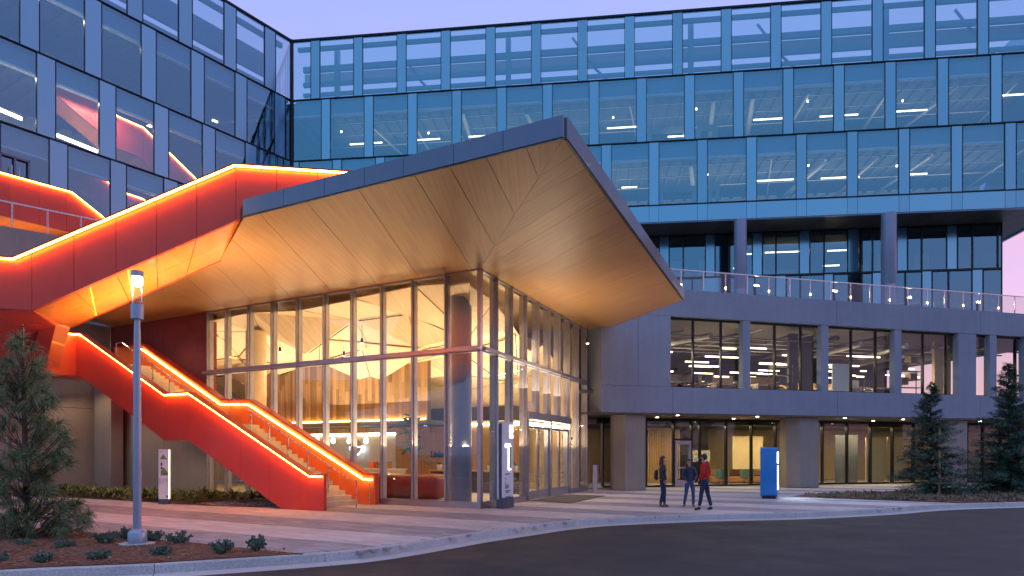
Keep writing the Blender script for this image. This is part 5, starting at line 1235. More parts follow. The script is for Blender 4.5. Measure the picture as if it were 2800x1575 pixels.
def desk(px, label, mat='desk_wood', w=1.5, d=-2.0, chair=True):
    s = PD.off(d).hit(px); z = 5.0; p = PD.pt(s, d, z); t = thing('desk', p, label, 'desk')
    mb = MB(); mb.fb(PD, s-w/2, s+w/2, d-.7, d, z+.70, z+.74); build('desk_top', mb, 'white_paint', t)
    mb = MB(); mb.fb(PD, s-w/2, s+w/2, d-.78, d-.72, z+.3, z+1.2); build('screen', mb, mat, t)
    for e in (-w/2+.05, w/2-.1): mb = MB(); mb.fb(PD, s+e, s+e+.05, d-.65, d-.1, z, z+.699); build('leg', mb, 'steel', t)
    if chair:
        p = PD.pt(s+.2, d+.55, z); c = thing('office_chair', p, 'chair at the '+' '.join(label.split()[:13]), 'chair')
        build('seat', MB().lathe((p[0], p[1], z+.46), [(.22, 0), (.24, .04), (.2, .07)], 14), 'black_plastic', c, smooth=True)
        mb = MB(); mb.prism([PD.pt(s+.2-.22+.44*u, d+.8+.04*math.cos(3*u), z+.6) for u in (0, .5, 1)]+[PD.pt(s+.2+.22-.44*u, d+.84, z+.6) for u in (0, 1)], [PD.pt(s+.2-.17+.34*u, d+.84, z+1.02) for u in (0, .5, 1)]+[PD.pt(s+.2+.17-.34*u, d+.88, z+1.02) for u in (0, 1)]); build('backrest', mb, 'office_ceiling', c)
        build('stem', MB().tube([(p[0], p[1], z+.02), (p[0], p[1], z+.46)], .03, 8), 'steel', c)
desk(1868, 'pale desk with a tan screen at the left end of the podium window band'); desk(1905, 'low desk in the first podium window bay, second from the left', 'desk_wood')
desk(1992, 'desk with a tan screen at the right edge of the first podium window bay'); desk(2105, 'desk with tan screens in the second podium window bay')
desk(2345, 'desk with a table lamp in the third podium window bay', 'white_wall'); desk(2418, 'desk with a pale chair at the right side of the third podium window bay', 'black_plastic')
def frame_shelf(px, label, d=-1.6, w=1.3, n=4, mat='black_plastic'):
    s = PD.off(d).hit(px); z = 5.0; t = thing('shelf_rack', PD.pt(s, d, z), label, 'shelf')
    for e in (-w/2, w/2-.04):
        for dd in (d, d-.4): build('upright', MB().fb(PD, s+e, s+e+.04, dd-.04, dd, z, z+1.8), mat, t)
    for k in range(n): build('shelf', MB().fb(PD, s-w/2, s+w/2, d-.44, d, z+.25+k*.48, z+.29+k*.48), mat, t)
    return s, z, t
for i, (s_a, s_b, d_, m__) in enumerate(((-.5, 4.5, -4.2, 'desk_wood'), (5.5, 9.5, -5.0, 'cream_wall'), (10.6, 15.0, -4.5, 'desk_wood'), (2.0, 8.0, -8.0, 'cream_wall'), (12.0, 19.0, -8.5, 'cream_wall'))):
    t = thing('workstation_row', PD.pt((s_a+s_b)/2, d_, 5.0), ('tan screened desk row deep in the first podium window bay', 'cream desk row in the second podium window bay', 'tan desk row in the third podium window bay', 'cream desk row far back behind the second bay', 'cream desk row far back behind the fourth bay')[i], 'desk')
    build('screen', MB().fb(PD, s_a, s_b, d_-.05, d_, 5.01, 6.15), m__, t); build('desk_top', MB().fb(PD, s_a, s_b, d_+.01, d_+.7, 5.7, 5.74), 'white_paint', t)
    n_ = int((s_b-s_a)/1.6)
    for k in range(n_+1): e = s_a+(s_b-s_a-.04)*k/n_; build('divider', MB().fb(PD, e, e+.04, d_+.01, d_+.72, 5.01, 5.69), m__, t)
    for k in range(n_): e = s_a+(s_b-s_a)*(k+.5)/n_; build('monitor', MB().fb(PD, e-.28, e+.28, d_+.2, d_+.24, 5.85, 6.2), 'black_plastic', t)
frame_shelf(2142, 'dark open shelf rack in the second podium window bay')
s, z, t = frame_shelf(2492, 'tall dark grid shelf with timber boxes in the fourth podium window bay', n=6, w=1.6)
for k, (e, zz) in enumerate(((-.1, 1.15), (-.1, 2.15), (-.75, 1.7), (-.75, .9))):
    mb = MB(); fbx = PD.off(-1.55); a = s+e
    mb.fb(fbx, a, a+.5, -.42, -.38, z+zz, z+zz+.45); mb.fb(fbx, a, a+.04, -.379, 0, z+zz, z+zz+.45); mb.fb(fbx, a+.46, a+.5, -.379, 0, z+zz, z+zz+.45); mb.fb(fbx, a+.041, a+.459, -.379, 0, z+zz, z+zz+.04); mb.fb(fbx, a+.041, a+.459, -.379, 0, z+zz+.41, z+zz+.45)
    tag(build('storage_box', mb, 'desk_wood'), ('open timber box on the grid shelf, lower centre', 'open timber box on the grid shelf, upper centre', 'open timber box at the left of the grid shelf, higher one', 'open timber box at the left of the grid shelf, lower one')[k], 'box')
mb = MB(); mb.fb(PD, PD.off(-1.8).hit(2300)-.6, PD.off(-1.8).hit(2300)+.6, -1.85, -1.8, 5.1, 7.0); tag(build('whiteboard', mb, 'shade_trim'), 'grey whiteboard standing at the left of the third podium window bay', 'board')
for a, b, m in ((2158, 2182, 'office_ceiling'), (2192, 2224, 'dark_wall'), (2556, 2580, 'cream_wall'), (2586, 2600, 'cream_wall')):
    mb = MB(); mb.fb(PD, PD.off(-1.9).hit(a), PD.off(-1.9).hit(b), -2.1, -1.9, 4.9, 8.6); build('partition', mb, m, pod)
# lounge behind the ground floor glass
def arm_chair(px, label):
    s = SF.off(-1.1).hit(px); p = SF.pt(s, -1.1, .021); t = thing('lounge_chair', p, label, 'chair')
    n = 14; ring = lambda r, z, open_: [(p[0]+r*math.cos(a), p[1]+r*math.sin(a), p[2]+z) for a in [2*math.pi*k/n for k in range(n)]]
    build('seat', MB().lathe((p[0], p[1], .38), [(.3, 0), (.36, .06), (.34, .12)], 16), 'chair_teal', t, smooth=True)
    mb = MB(); arc = [math.pi*1.08+math.pi*.84*k/10 for k in range(11)]
    for i in range(10):
        a, b = arc[i], arc[i+1]; q = lambda r, z: [(p[0]+r*math.cos(a), p[1]+r*math.sin(a), z), (p[0]+r*math.cos(b), p[1]+r*math.sin(b), z), (p[0]+(r+.06)*math.cos(b), p[1]+(r+.06)*math.sin(b), z), (p[0]+(r+.06)*math.cos(a), p[1]+(r+.06)*math.sin(a), z)]
        mb.prism(q(.34, .44), q(.42, .92))
    build('backrest', mb, 'chair_teal', t)
    for k in range(4): a = math.pi/4+math.pi/2*k; build('leg', MB().tube([(p[0]+.05*math.cos(a), p[1]+.05*math.sin(a), .38), (p[0]+.3*math.cos(a), p[1]+.3*math.sin(a), .03)], .015, 6), 'black_plastic', t)
arm_chair(1972, 'teal lounge chair behind the glass, nearer the man in red'); arm_chair(2041, 'teal lounge chair behind the glass, nearer the blue sign')
sa, sb = SF.off(-2).hit(1950), SF.off(-2).hit(2120); t = thing('sofa', SF.pt((sa+sb)/2, -2.4, .021), 'long low brown sofa behind the two teal chairs', 'sofa')
build('seat', MB().fb(SF, sa, sb, -2.9, -2.1, .12, .44), 'sofa_brown', t, bevel=.05); build('backrest', MB().fb(SF, sa, sb, -3.1, -2.86, .45, .85), 'sofa_brown', t, bevel=.05)
# soffit downlights under the podium edge
for i, (px, py) in enumerate(((1797, 1141.5), (1853, 1136), (2006, 1145), (2071, 1139.5), (2310, 1143.5), (2388, 1151), (2470, 1147), (2680, 1152))):
    x, y, _ = gp(px, py, Zb-.1)
    down(0, 0, Zb-.105, (ORD[i]+' round warm downlight from the lobby in the soffit under the podium edge', 'soffit downlights along the podium'), 26 if i % 2 else 14, (x, y, 0), r=.075)
# ---------------------------------------------------------------- signs
def slab_sign(name, P, u, w, th, z0, h, label):
    f = Fr(P, u); t = thing(name, f.pt(w/2, -th/2, 0), label, 'sign'); return f, t
tp = gp(1375.4, 1391); f, t = slab_sign('totem_sign', tp[:2], LR.u, .92, .22, 0, 2.9, 'tall slim silver sign with a glowing 1 in front of the lobby corner')
f = Fr(tp[:2], LR.u)
build('base', MB().fb(f, -.02, .90, -.24, .02, .004, .30), 'sign_base', t)
build('front_plate', MB().fb(f, .0, .90, -.05, .0, .36, 2.93), 'sign_face', t, bevel=.012)
build('back_plate', MB().fb(f, .0, .90, -.22, -.17, .36, 2.93), 'sign_face', t, bevel=.012)
build('core', MB().fb(f, .05, .86, -.168, -.052, .301, 2.86), 'sign_base', t)
build('blue_band', MB().fb(f, .0, .90, -.05, .004, .31, .355), 'letter_blue', t)
lg = build('logo_plate', MB().fb(f, .56, .84, .002, .012, 2.38, 2.82), 'neon_white', t, bevel=.01)
text('lettering', 'in', .30, f, .61, .018, 2.47, 'letter_blue', t, .006, stretch=1.0)
text('numeral', '1', 1.12, f, .20, .012, 1.32, 'neon_white', t, .012, stretch=1.25, bold=.03)
text('numeral_face', '1', 1.12, f, .215, .026, 1.32, 'map_green', t, .008, stretch=1.25)
text('lettering', 'BLDG', .17, f, .18, .012, 2.06, 'neon_white', t, .008, stretch=1.0, bold=.006)
for k, (a, w) in enumerate(((.18, .42), (.18, .14), (.18, .12), (.18, .11), (.18, .34), (.18, .34))):
    text('lettering', ('MAIN LOBBY', 'A2', 'B3', 'C4', 'OFFICES', 'CAFE')[k] if 0 else ('LOBBY', 'A', 'B', 'C', 'OPEN', 'ROOMS')[k], .09, f, a, .004, 1.12-k*.155, 'letter_dark', t, .004, stretch=1.4)
text('lettering', '800', .20, f, .18, .004, .66, 'letter_dark', t, .004, stretch=1.0)
build('caption_line', MB().fb(f, .18, .66, .001, .004, .57, .60), 'letter_dark', t)
mp_ = gp(433, 1379); f = Fr(mp_[:2], (1, .10)); t = thing('map_sign', mp_, 'white map sign with a campus plan in front of the planting bed by the stair', 'sign')
build('base', MB().fb(f, 0, .37, -.14, .0, .003, .17), 'sign_base', t); build('front_plate', MB().fb(f, .0, .36, -.03, .0, .19, 2.0), 'sign_face', t, bevel=.01); build('blue_band', MB().fb(f, .0, .36, -.03, .003, .172, .188), 'letter_blue', t)
build('side_glow', MB().fb(f, .36, .385, -.028, -.002, .19, 1.99), 'cove_light', t); build('back_plate', MB().fb(f, .0, .39, -.14, -.11, .19, 2.0), 'white_paint', t)
text('lettering', 'CAMPUS', .045, f, .02, .002, 1.90, 'letter_dark', t, .002, stretch=.9)
def mapshape(pts, mat): build('map_shape', MB().prism([f.pt(a, .001, b) for a, b in pts], [f.pt(a, .004, b) for a, b in pts]), mat, t)
mapshape([(.05, 1.64), (.30, 1.64), (.17, 1.83)], 'map_green')
for a, b, w, h in ((.06, 1.645, .05, .035), (.14, 1.645, .05, .035), (.23, 1.645, .05, .035), (.15, 1.71, .05, .06)): mapshape([(a, b+.0), (a+w, b), (a+w*.8, b+h), (a+.01, b+h)], 'letter_dark')
mapshape([(.07, 1.05), (.33, 1.05), (.33, 1.16), (.20, 1.34), (.13, 1.30)], 'map_green')
for a, b, w, h in ((.08, 1.40, .06, .12), (.08, 1.28, .07, .08), (.09, 1.07, .05, .16), (.20, 1.08, .09, .07)): mapshape([(a, b), (a+w, b+.01), (a+w*.85, b+h), (a+.0, b+h)], 'letter_dark')
for k in range(5):
    for c_ in (.02, .13, .24):
        if not (c_ > .2 and k > 3): mapshape([(c_, .92-k*.035), (c_+.08, .92-k*.035), (c_+.08, .93-k*.035), (c_, .93-k*.035)], 'letter_dark')
mapshape([(.01, .74), (.34, .74), (.34, .745), (.01, .745)], 'letter_dark'); mapshape([(.27, .25), (.33, .25), (.33, .32), (.27, .32)], 'letter_blue')
# blue monolith
bp = gp(2078.6, 1364); f = Fr(bp[:2], (1, -.03)); t = thing('blue_sign', bp, 'bright blue rounded monolith sign with a glowing right-hand side', 'sign')
W, H_, Dp = .68, 2.10, .95
def rr(a, b, z0, z1, r, n=5):
    out = []
    for cx_, cz, a0 in ((b-r, z0+r, -90), (b-r, z1-r, 0), (a+r, z1-r, 90), (a+r, z0+r, 180)):
        for k in range(n+1): an = R(a0+90*k/n); out.append((cx_+r*math.cos(an), cz+r*math.sin(an)))
    return out
g2 = Fr(f.pt(W, 0, 0)[:2], (.42, .91))
q = rr(0, Dp, .10, H_, .10)
m_ = MB(); m_.prism([g2.pt(s, 0, z) for s, z in q], [tuple(a-b for a, b in zip(g2.pt(s, 0, z), (f.u[0]*W, f.u[1]*W, 0))) for s, z in q]); build('body', m_, 'blue_panel', t, smooth=True)
q = [(.08, 0), (Dp-.08, 0), (Dp-.08, 1), (.08, 1)]; r0 = [tuple(a-b*(.06 if e == 0 else W-.06) for a, b in zip(g2.pt(s, 0, 0), (f.u[0], f.u[1], 0))) for s, e in q]; m_ = MB(); m_.prism([(x, y, .003) for x, y, _ in r0], [(x, y, .099) for x, y, _ in r0]); build('plinth', m_, 'dark_metal', t)
def side_panel(z0, z1, mat, nm, d=.01): q = rr(.10, Dp-.10, z0, z1, .05); m_ = MB(); m_.prism([g2.pt(s, -.0+.002, z) for s, z in q], [g2.pt(s, d, z) for s, z in q]); build(nm, m_, mat, t)
side_panel(1.45, 1.92, 'neon_white', 'glow_panel'); side_panel(.35, 1.36, 'panel_light', 'glow_panel', .012)
lamp('sign_glow', 'AREA', g2.pt(.48, .05, .85), 46, (.72, .86, 1), .75, (g2.n[0], g2.n[1], -.22), 1.3)
# ---------------------------------------------------------------- lamp post
px, Y = 375.3, 13.65; x = (px-CX)/FPX*Y; t = thing('lamp_post', (x, Y, .01), 'silver lamp post with a glass lantern standing in the mulch bed', 'lamp')
P_ = (x, Y, 0)
m_ = MB(); n = 9; m_.lathe((x, Y, -.03), [(.36, 0), (.36, .085), (.345, .095)], 9, 1.0, .75); build('footing', m_, 'slab_concrete', t)
build('base_collar', MB().lathe((x, Y, .066), [(.175, 0), (.175, .20), (.16, .235), (.085, .285)], 32), 'silver_paint', t, smooth=True)
build('pole', MB().lathe((x, Y, .34), [(.078, 0), (.074, 2.0), (.06, 4.0), (.052, 4.22)], 24), 'silver_paint', t, smooth=True)
zt = lambda py: EYE+(HY-py)*Y/FPX
r_ = .118
build('lantern_body', MB().lathe((x, Y, zt(873)), [(.05, 0), (r_, .0), (r_, zt(831)-zt(873)-.01), (.02, zt(831)-zt(873))], 32), 'silver_paint', t, smooth=True)
build('cap', MB().lathe((x, Y, zt(757)), [(r_-.002, 0), (r_-.002, zt(741)-zt(757)-.01), (.09, zt(741)-zt(757))], 32), 'silver_paint', t, smooth=True)
gm = MB(); h = zt(757.5)-zt(830.5); gm.lathe((x, Y, zt(830.5)), [(r_, 0), (r_, h)], 32); gm.f = gm.f[:-2]; build('glass_tube', gm, 'clear_glass', t, smooth=True, fix=False)
build('light_source', MB().lathe((x, Y, zt(782)), [(.07, 0), (.1, .03), (.1, zt(758)-zt(782)-.01), (.04, zt(758)-zt(782)-.004)], 24), 'lamp_warm', t, smooth=True)
lamp('lantern_glow', 'POINT', (x, Y, zt(790)), 75, (1, .84, .62), .06)
build('tie_rod', MB().tube([(x-.09, Y, zt(830)), (x-.09, Y, zt(758))], .006, 5), 'steel', t); build('tie_rod', MB().tube([(x+.09, Y, zt(830)), (x+.09, Y, zt(758))], .006, 5), 'steel', t)
build('access_cover', MB().box(x-.075, x-.06, Y-.03, Y+.03, zt(1000)-.35, zt(1000)), 'silver_paint', t)
# ---------------------------------------------------------------- people
def skin_obj(name, parts, mat, parent, sub=2):
    """parts: list of chains sets; each = (verts [(x,y,z,rx,ry)], edges, root index)"""
    V = []; Ed = []; rad = []; roots = []
    for vs, es, rt_ in parts:
        i = len(V); V += [v[:3] for v in vs]; rad += [(v[3], v[4] if len(v) > 4 else v[3]) for v in vs]; Ed += [(a+i, b+i) for a, b in es]; roots.append(i+rt_)
    me = bpy.data.meshes.new(name); me.from_pydata(V, Ed, []); o = bpy.data.objects.new(name, me); COL.objects.link(o)
    md = o.modifiers.new('skin', 'SKIN'); md.use_smooth_shade = True
    if not me.skin_vertices: me.attributes  # layer appears with the modifier
    if len(me.skin_vertices) == 0:
        bpy.context.view_layer.objects.active = o; bpy.ops.mesh.customdata_skin_add()
    for k, sv in enumerate(me.skin_vertices[0].data): sv.radius = rad[k]; sv.use_root = k in roots
    s = o.modifiers.new('sub', 'SUBSURF'); s.levels = sub; s.render_levels = sub
    me.materials.append(MATS[mat]); o.parent = parent; return o
def chain(pts): return (pts, [(i, i+1) for i in range(len(pts)-1)], 0)
def person(base, yaw, sc, label, J, cl, extra):
    root = thing('person', (base[0], base[1], .004), label, 'person', None)
    ca, sa = math.cos(yaw), math.sin(yaw)
    def W(p, r=None, r2=None):
        x, y, z = p; q = ((x*ca-y*sa)*sc, (x*sa+y*ca)*sc, z*sc); return q if r is None else q+((r*sc, (r2 or r)*sc))
    g = lambda k: J[k]
    def limb(side_):
        s = side_; return g('sh'+s), g('el'+s), g('wr'+s), g('hp'+s), g('kn'+s), g('an'+s), g('to'+s)
    hd = g('head'); nk = (hd[0]*.5, hd[1]*.5, 1.47)
    V = [W((0, 0, .96), .07, .06), W((0, 0, 1.10), .06, .05), W((g('chest')[0], g('chest')[1], 1.28), .06, .055), W((g('chest')[0], g('chest')[1], 1.39), .05, .05), W(nk, .048), W((hd[0], hd[1], 1.545), .058), W((hd[0], hd[1]-.01, 1.62), .083, .088), W((hd[0], hd[1], 1.69), .062)]
    E_ = [(i, i+1) for i in range(7)]; extraC = []
    for s in 'LR':
        sh, el, wr, hp, kn, an, to = limb(s); i = len(V)
        V += [W(sh, .032), W(el, .026), W(wr, .022), W(tuple(wr[k]+(wr[k]-el[k])*.22 for k in range(3)), .030, .018)]; E_ += [(3, i), (i, i+1), (i+1, i+2), (i+2, i+3)]
        i = len(V); V += [W(hp, .055), W(kn, .038), W((an[0], an[1], .09), .036), W((to[0], to[1], .035), .03)]; E_ += [(0, i), (i, i+1), (i+1, i+2), (i+2, i+3)]
        # five fingers, rooted inside the palm
        d = Vector([wr[k]-el[k] for k in range(3)]).normalized(); palm = Vector(wr)+d*.065; sd = d.cross(Vector((0, 1, 0))); sd = sd.normalized() if sd.length > .1 else Vector((1, 0, 0)); fw = sd.cross(d)
        for k, (off_, ln) in enumerate(((-.026, .060), (-.009, .072), (.009, .068), (.026, .052))):
            a = palm+sd*off_; b = a+d*(ln*.6)+fw*.004; c = b+d*(ln*.42)+fw*.022*(-1); extraC.append(chain([W(tuple(a), .0085), W(tuple(b), .008), W(tuple(c), .0065)]))
        a = palm-d*.035+sd*-.022; b = a+sd*-.026+d*.026; c = b+d*.028; extraC.append(chain([W(tuple(a), .010), W(tuple(b), .009), W(tuple(c), .0075)]))
    nose = chain([W((hd[0], hd[1]-.075, 1.625), .014), W((hd[0], hd[1]-.105, 1.605), .012)])
    ears = [chain([W((hd[0]+s*.078, hd[1]+.005, 1.60), .012), W((hd[0]+s*.084, hd[1]+.012, 1.64), .014)]) for s in (-1, 1)]
    b_ = skin_obj('body', [(V, E_, 0), nose]+ears+extraC, 'skin', root)
    for s in (-1, 1):
        m_ = MB().lathe(tuple(a+b for a, b in zip(W((hd[0]+s*.032, hd[1]-.088, 1.632)), (0, 0, 0))), [(.001, -.008), (.009, -.004), (.010, 0), (.009, .004), (.001, .008)], 8)
        e = build('eye', m_, 'black_plastic', None, smooth='all'); e.parent = root
    m_ = MB().tube([W((hd[0]-.024, hd[1]-.088, 1.572)), W((hd[0], hd[1]-.094, 1.568)), W((hd[0]+.024, hd[1]-.088, 1.572))], .005*sc, 6); e = build('mouth', m_, 'boot_leather', None); e.parent = root
    # upper garment
    rj = cl.get('fat', 1.0); tor = []
    zs = [.90, .95, 1.0, 1.05, 1.10, 1.15, 1.20, 1.25, 1.30, 1.35, 1.41] if cl.get('puff') else [cl.get('hem', .90), 1.0, 1.12, 1.25, 1.34, 1.41]
    for k, z in enumerate(zs):
        t_ = (z-.9)/.5; w = (.128+.014*t_-.02*math.sin(math.pi*t_))*rj*(1+(.09 if k % 2 else -.05)*(1 if cl.get('puff') else 0)); w *= (.62 if k == len(zs)-1 else .88 if k == len(zs)-2 else 1)
        tor.append(W((g('chest')[0]*t_, g('chest')[1]*t_, z), w, w*.74))
    n0 = len(tor); E2 = [(i, i+1) for i in range(n0-1)]
    tor.append(W(nk, .062)); E2.append((n0-1, n0))
    for s in 'LR':
        sh, el, wr, *_ = limb(s); i = len(tor); k = 5 if cl.get('puff') else 2; arm = []
        for q in range(k+1): arm.append(tuple(sh[j]+(el[j]-sh[j])*q/k for j in range(3)))
        for q in range(1, k+1): arm.append(tuple(el[j]+(wr[j]-el[j])*q/k for j in range(3)))
        for q, p in enumerate(arm): r_ = (.070-.026*q/len(arm))*rj*(1+(.05 if q % 2 else -.04)*(1 if cl.get('puff') else 0)); tor.append(W(p, r_))
        E2.append((n0-1, i)); E2 += [(i+q, i+q+1) for q in range(len(arm)-1)]
    skin_obj(cl['topname'], [(tor, E2, 0)], cl['top'], root)
    # trousers
    tr = [W((0, 0, 1.0), .118*cl.get('hips', 1), .095), W((0, 0, .93), .13*cl.get('hips', 1), .105)]; E3 = [(0, 1)]
    for s in 'LR':
        hp, kn, an = limb(s)[3:6]; i = len(tr); mid = tuple((hp[j]+kn[j])/2 for j in range(3)); md2 = tuple((kn[j]+an[j])/2 for j in range(3))
        tr += [W((hp[0], hp[1], hp[2]-.03), .098), W(mid, .085), W(kn, .066), W((md2[0], md2[1]+.01, md2[2]), .062), W((an[0], an[1], .13), .054)]; E3 += [(1, i)]+[(i+k, i+k+1) for k in range(4)]
    skin_obj('trousers', [(tr, E3, 0)], cl['legs'], root)
    for s in 'LR':
        an, to = limb(s)[5:7]; hx, hy = an[0]-(to[0]-an[0])*.35, an[1]-(to[1]-an[1])*.35
        skin_obj(cl.get('shoename', 'shoe'), [chain([W((an[0], an[1], cl.get('boot', .12)), .052), W((an[0], an[1], .06), .052), W(((an[0]+to[0])/2, (an[1]+to[1])/2, .045), .045), W((to[0], to[1], .036), .038)]), chain([W((an[0], an[1], .07), .045), W((hx, hy, .045), .042)])], cl['shoe'], root)
    # hair cap: part of an ellipsoid around the skull
    m_ = MB(); nu, nv = 18, 10; c0 = (hd[0], hd[1]+.012, 1.635); rx, ry, rz = .098, .108, .112
    P = {}
    for a in range(nu):
        for b in range(nv+1):
            th = 2*math.pi*a/nu; ph = math.pi*.5-(math.pi*.78)*b/nv; x = math.cos(th)*math.cos(ph); y = math.sin(th)*math.cos(ph); z = math.sin(ph); P[a, b] = len(m_.v); m_.v.append(W((c0[0]+rx*x, c0[1]+ry*y, c0[2]+rz*z)))
    for a in range(nu):
        for b in range(nv):
            th = 2*math.pi*(a+.5)/nu; ph = math.pi*.5-(math.pi*.78)*(b+.5)/nv; y = math.sin(th)*math.cos(ph); z = math.sin(ph)
            if y < -.25 and z < .42: continue
            if y < .25 and z < -.15: continue
            m_.f.append((P[a, b], P[(a+1) % nu, b], P[(a+1) % nu, b+1], P[a, b+1]))
    h = build('hair', m_, cl['hair'], None, smooth='all', fix=False); h.parent = root; so = h.modifiers.new('th', 'SOLIDIFY'); so.thickness = .022*sc; so.offset = 1
    if cl.get('long'):
        L_ = cl['long']; ch = []
        for xo, yo, r_ in ((0, .07, .075), (-.075, .02, .045), (.075, .02, .045)):
            ch.append(chain([W((hd[0]+xo*.8, hd[1]+yo*.7, 1.66), r_*.8), W((hd[0]+xo, hd[1]+yo, 1.58), r_), W((hd[0]+xo*1.15, hd[1]+yo*1.1, 1.58-L_*.5), r_*.95), W((hd[0]+xo*1.1, hd[1]+yo*1.05, 1.58-L_), r_*.55)]))
        skin_obj('hair_length', ch, cl['hair'], root)
    if extra: extra(root, W, hd)
    return root
def pose(**k):
    J = dict(head=(0, -.02, 0), chest=(0, 0, 0), shL=(.165, 0, 1.39), elL=(.235, .05, 1.13), wrL=(.23, -.05, .90), hpL=(.085, 0, .92), knL=(.095, -.02, .50), anL=(.10, .02, .09), toL=(.115, -.14, .03))
    for a in list(J):
        if a.endswith('L') and len(a) == 3: J[a[:2]+'R'] = (-J[a][0],)+J[a][1:]
    J.update(k); return J
b1_ = gp(1812, 1387)
def bag(root, W, hd):
    m_ = [chain([W((.0, .19, 1.28), .05, .05), W((0, .22, 1.15), .10, .075), W((0, .22, .99), .105, .08), W((0, .20, .90), .07, .05)])]; skin_obj('backpack', m_, 'black_jacket', root)
    skin_obj('shirt', [chain([W((0, -.085, 1.38), .05, .03), W((0, -.115, 1.22), .06, .03), W((0, -.11, 1.05), .055, .03)])], 'shirt_grey', root)
person(b1_, R(72), 1.015, 'woman with long brown hair, black jacket, backpack and brown boots, left of the group', pose(shL=(.145, 0, 1.385), shR=(-.145, 0, 1.385), elL=(.205, .05, 1.13), wrL=(.20, -.09, .90), elR=(-.215, .05, 1.13), wrR=(-.19, -.06, .89), anL=(.09, -.05, .09), toL=(.10, -.20, .03), knL=(.085, -.05, .5), anR=(-.07, .06, .09), toR=(-.07, -.09, .03)),
       dict(top='black_jacket', topname='jacket', legs='dark_jeans', shoe='boot_leather', shoename='boot', boot=.19, hair='hair_brown', long=.30, hem=.93, fat=1.1), bag)
b2_ = gp(1886, 1385.5)
def collar(root, W, hd):
    skin_obj('collar', [chain([W((0, -.005, 1.43), .075, .07), W((0, -.01, 1.475), .066, .062)])], 'navy_puffer', root)
person(b2_, R(-8), .955, 'woman in a navy quilted jacket and blue jeans, between the other two people', pose(head=(-.03, -.03, 0), shL=(.14, 0, 1.37), shR=(-.14, 0, 1.37), elL=(.225, .06, 1.12), wrL=(.155, -.08, .95), elR=(-.235, .06, 1.12), wrR=(-.165, -.08, .95), knR=(-.13, -.03, .49), anR=(-.19, .0, .09), toR=(-.26, -.11, .03), knL=(.12, -.02, .5), anL=(.13, .03, .09), toL=(.16, -.12, .03)),
       dict(top='navy_puffer', topname='puffer_jacket', legs='blue_jeans', shoe='shoe_black', boot=.2, hair='hair_auburn', long=.16, puff=True, fat=1.10, hips=1.06), collar)
b3_ = gp(1927, 1395.5)
def beard(root, W, hd):
    skin_obj('beard', [chain([W((hd[0]-.05, hd[1]-.02, 1.585), .03), W((hd[0]-.03, hd[1]-.065, 1.55), .032), W((hd[0], hd[1]-.085, 1.542), .034), W((hd[0]+.03, hd[1]-.065, 1.55), .032), W((hd[0]+.05, hd[1]-.02, 1.585), .03)])], 'hair_dark', root)
    skin_obj('collar', [chain([W((hd[0]*.5, 0, 1.42), .078, .074), W((hd[0]*.6, 0, 1.485), .068, .066)])], 'red_fleece', root)
person(b3_, R(-128), 1.055, 'bearded man in a red fleece and dark jeans, turned away from the camera', pose(head=(0, -.04, 0), shL=(.165, 0, 1.38), elL=(.25, .04, 1.14), wrL=(.20, -.10, .95), elR=(-.27, .04, 1.14), wrR=(-.20, -.10, .95), knL=(.12, -.06, .5), anL=(.15, -.12, .09), toL=(.18, -.27, .03), knR=(-.12, .05, .5), anR=(-.15, .14, .09), toR=(-.20, .0, .03)),
       dict(top='red_fleece', topname='fleece_jacket', legs='dark_jeans', shoe='shoe_black', hair='hair_dark', fat=1.12, hem=.93), beard)
# ---------------------------------------------------------------- planting
random.seed(31)
def tuft(mb, c, d, n, ln, w=.007, spread=1.25):
    d = Vector(d).normalized(); a = d.cross(Vector((0, 0, 1))); a = a.normalized() if a.length > .1 else Vector((1, 0, 0)); b = a.cross(d); c = Vector(c)
    for _ in range(n):
        th = random.random()*2*math.pi; ph = random.random()**.6*spread; v = d*math.cos(ph)+(a*math.cos(th)+b*math.sin(th))*math.sin(ph); l = ln*random.uniform(.7, 1.1)
        st_ = c-d*random.random()*.16; m = st_+v*l*.6; e = st_+v*l+Vector((0, 0, -l*.28)); s_ = v.cross(Vector((random.uniform(-1, 1), random.uniform(-1, 1), random.uniform(-1, 1)))).normalized()*w
        i = len(mb.v); mb.v += [tuple(st_-s_*.5), tuple(st_+s_*.5), tuple(m+s_*.5), tuple(m-s_*.5), tuple(e)]; mb.f += [(i, i+1, i+2, i+3), (i+3, i+2, i+4)]
def wpt(px, py, Y): return Vector(((px-CX)/FPX*Y, Y, EYE+(HY-py)*Y/FPX))
YP = 14.9; TX = 66
pine = thing('pine_tree', tuple(wpt(TX, 1478, YP).xy)+(.02,), 'young long-needled pine in the mulch bed at the far left', 'tree')
tr_ = [wpt(TX+4, 1492, YP), wpt(TX+6, 1330, YP), wpt(TX+2, 1180, YP), wpt(TX-2, 1060, YP), wpt(TX-5, 960, YP), wpt(TX-3, 892, YP)]
build('trunk', MB().tube(tr_, .085, 10, .018), 'trunk_bark', pine, smooth=True)
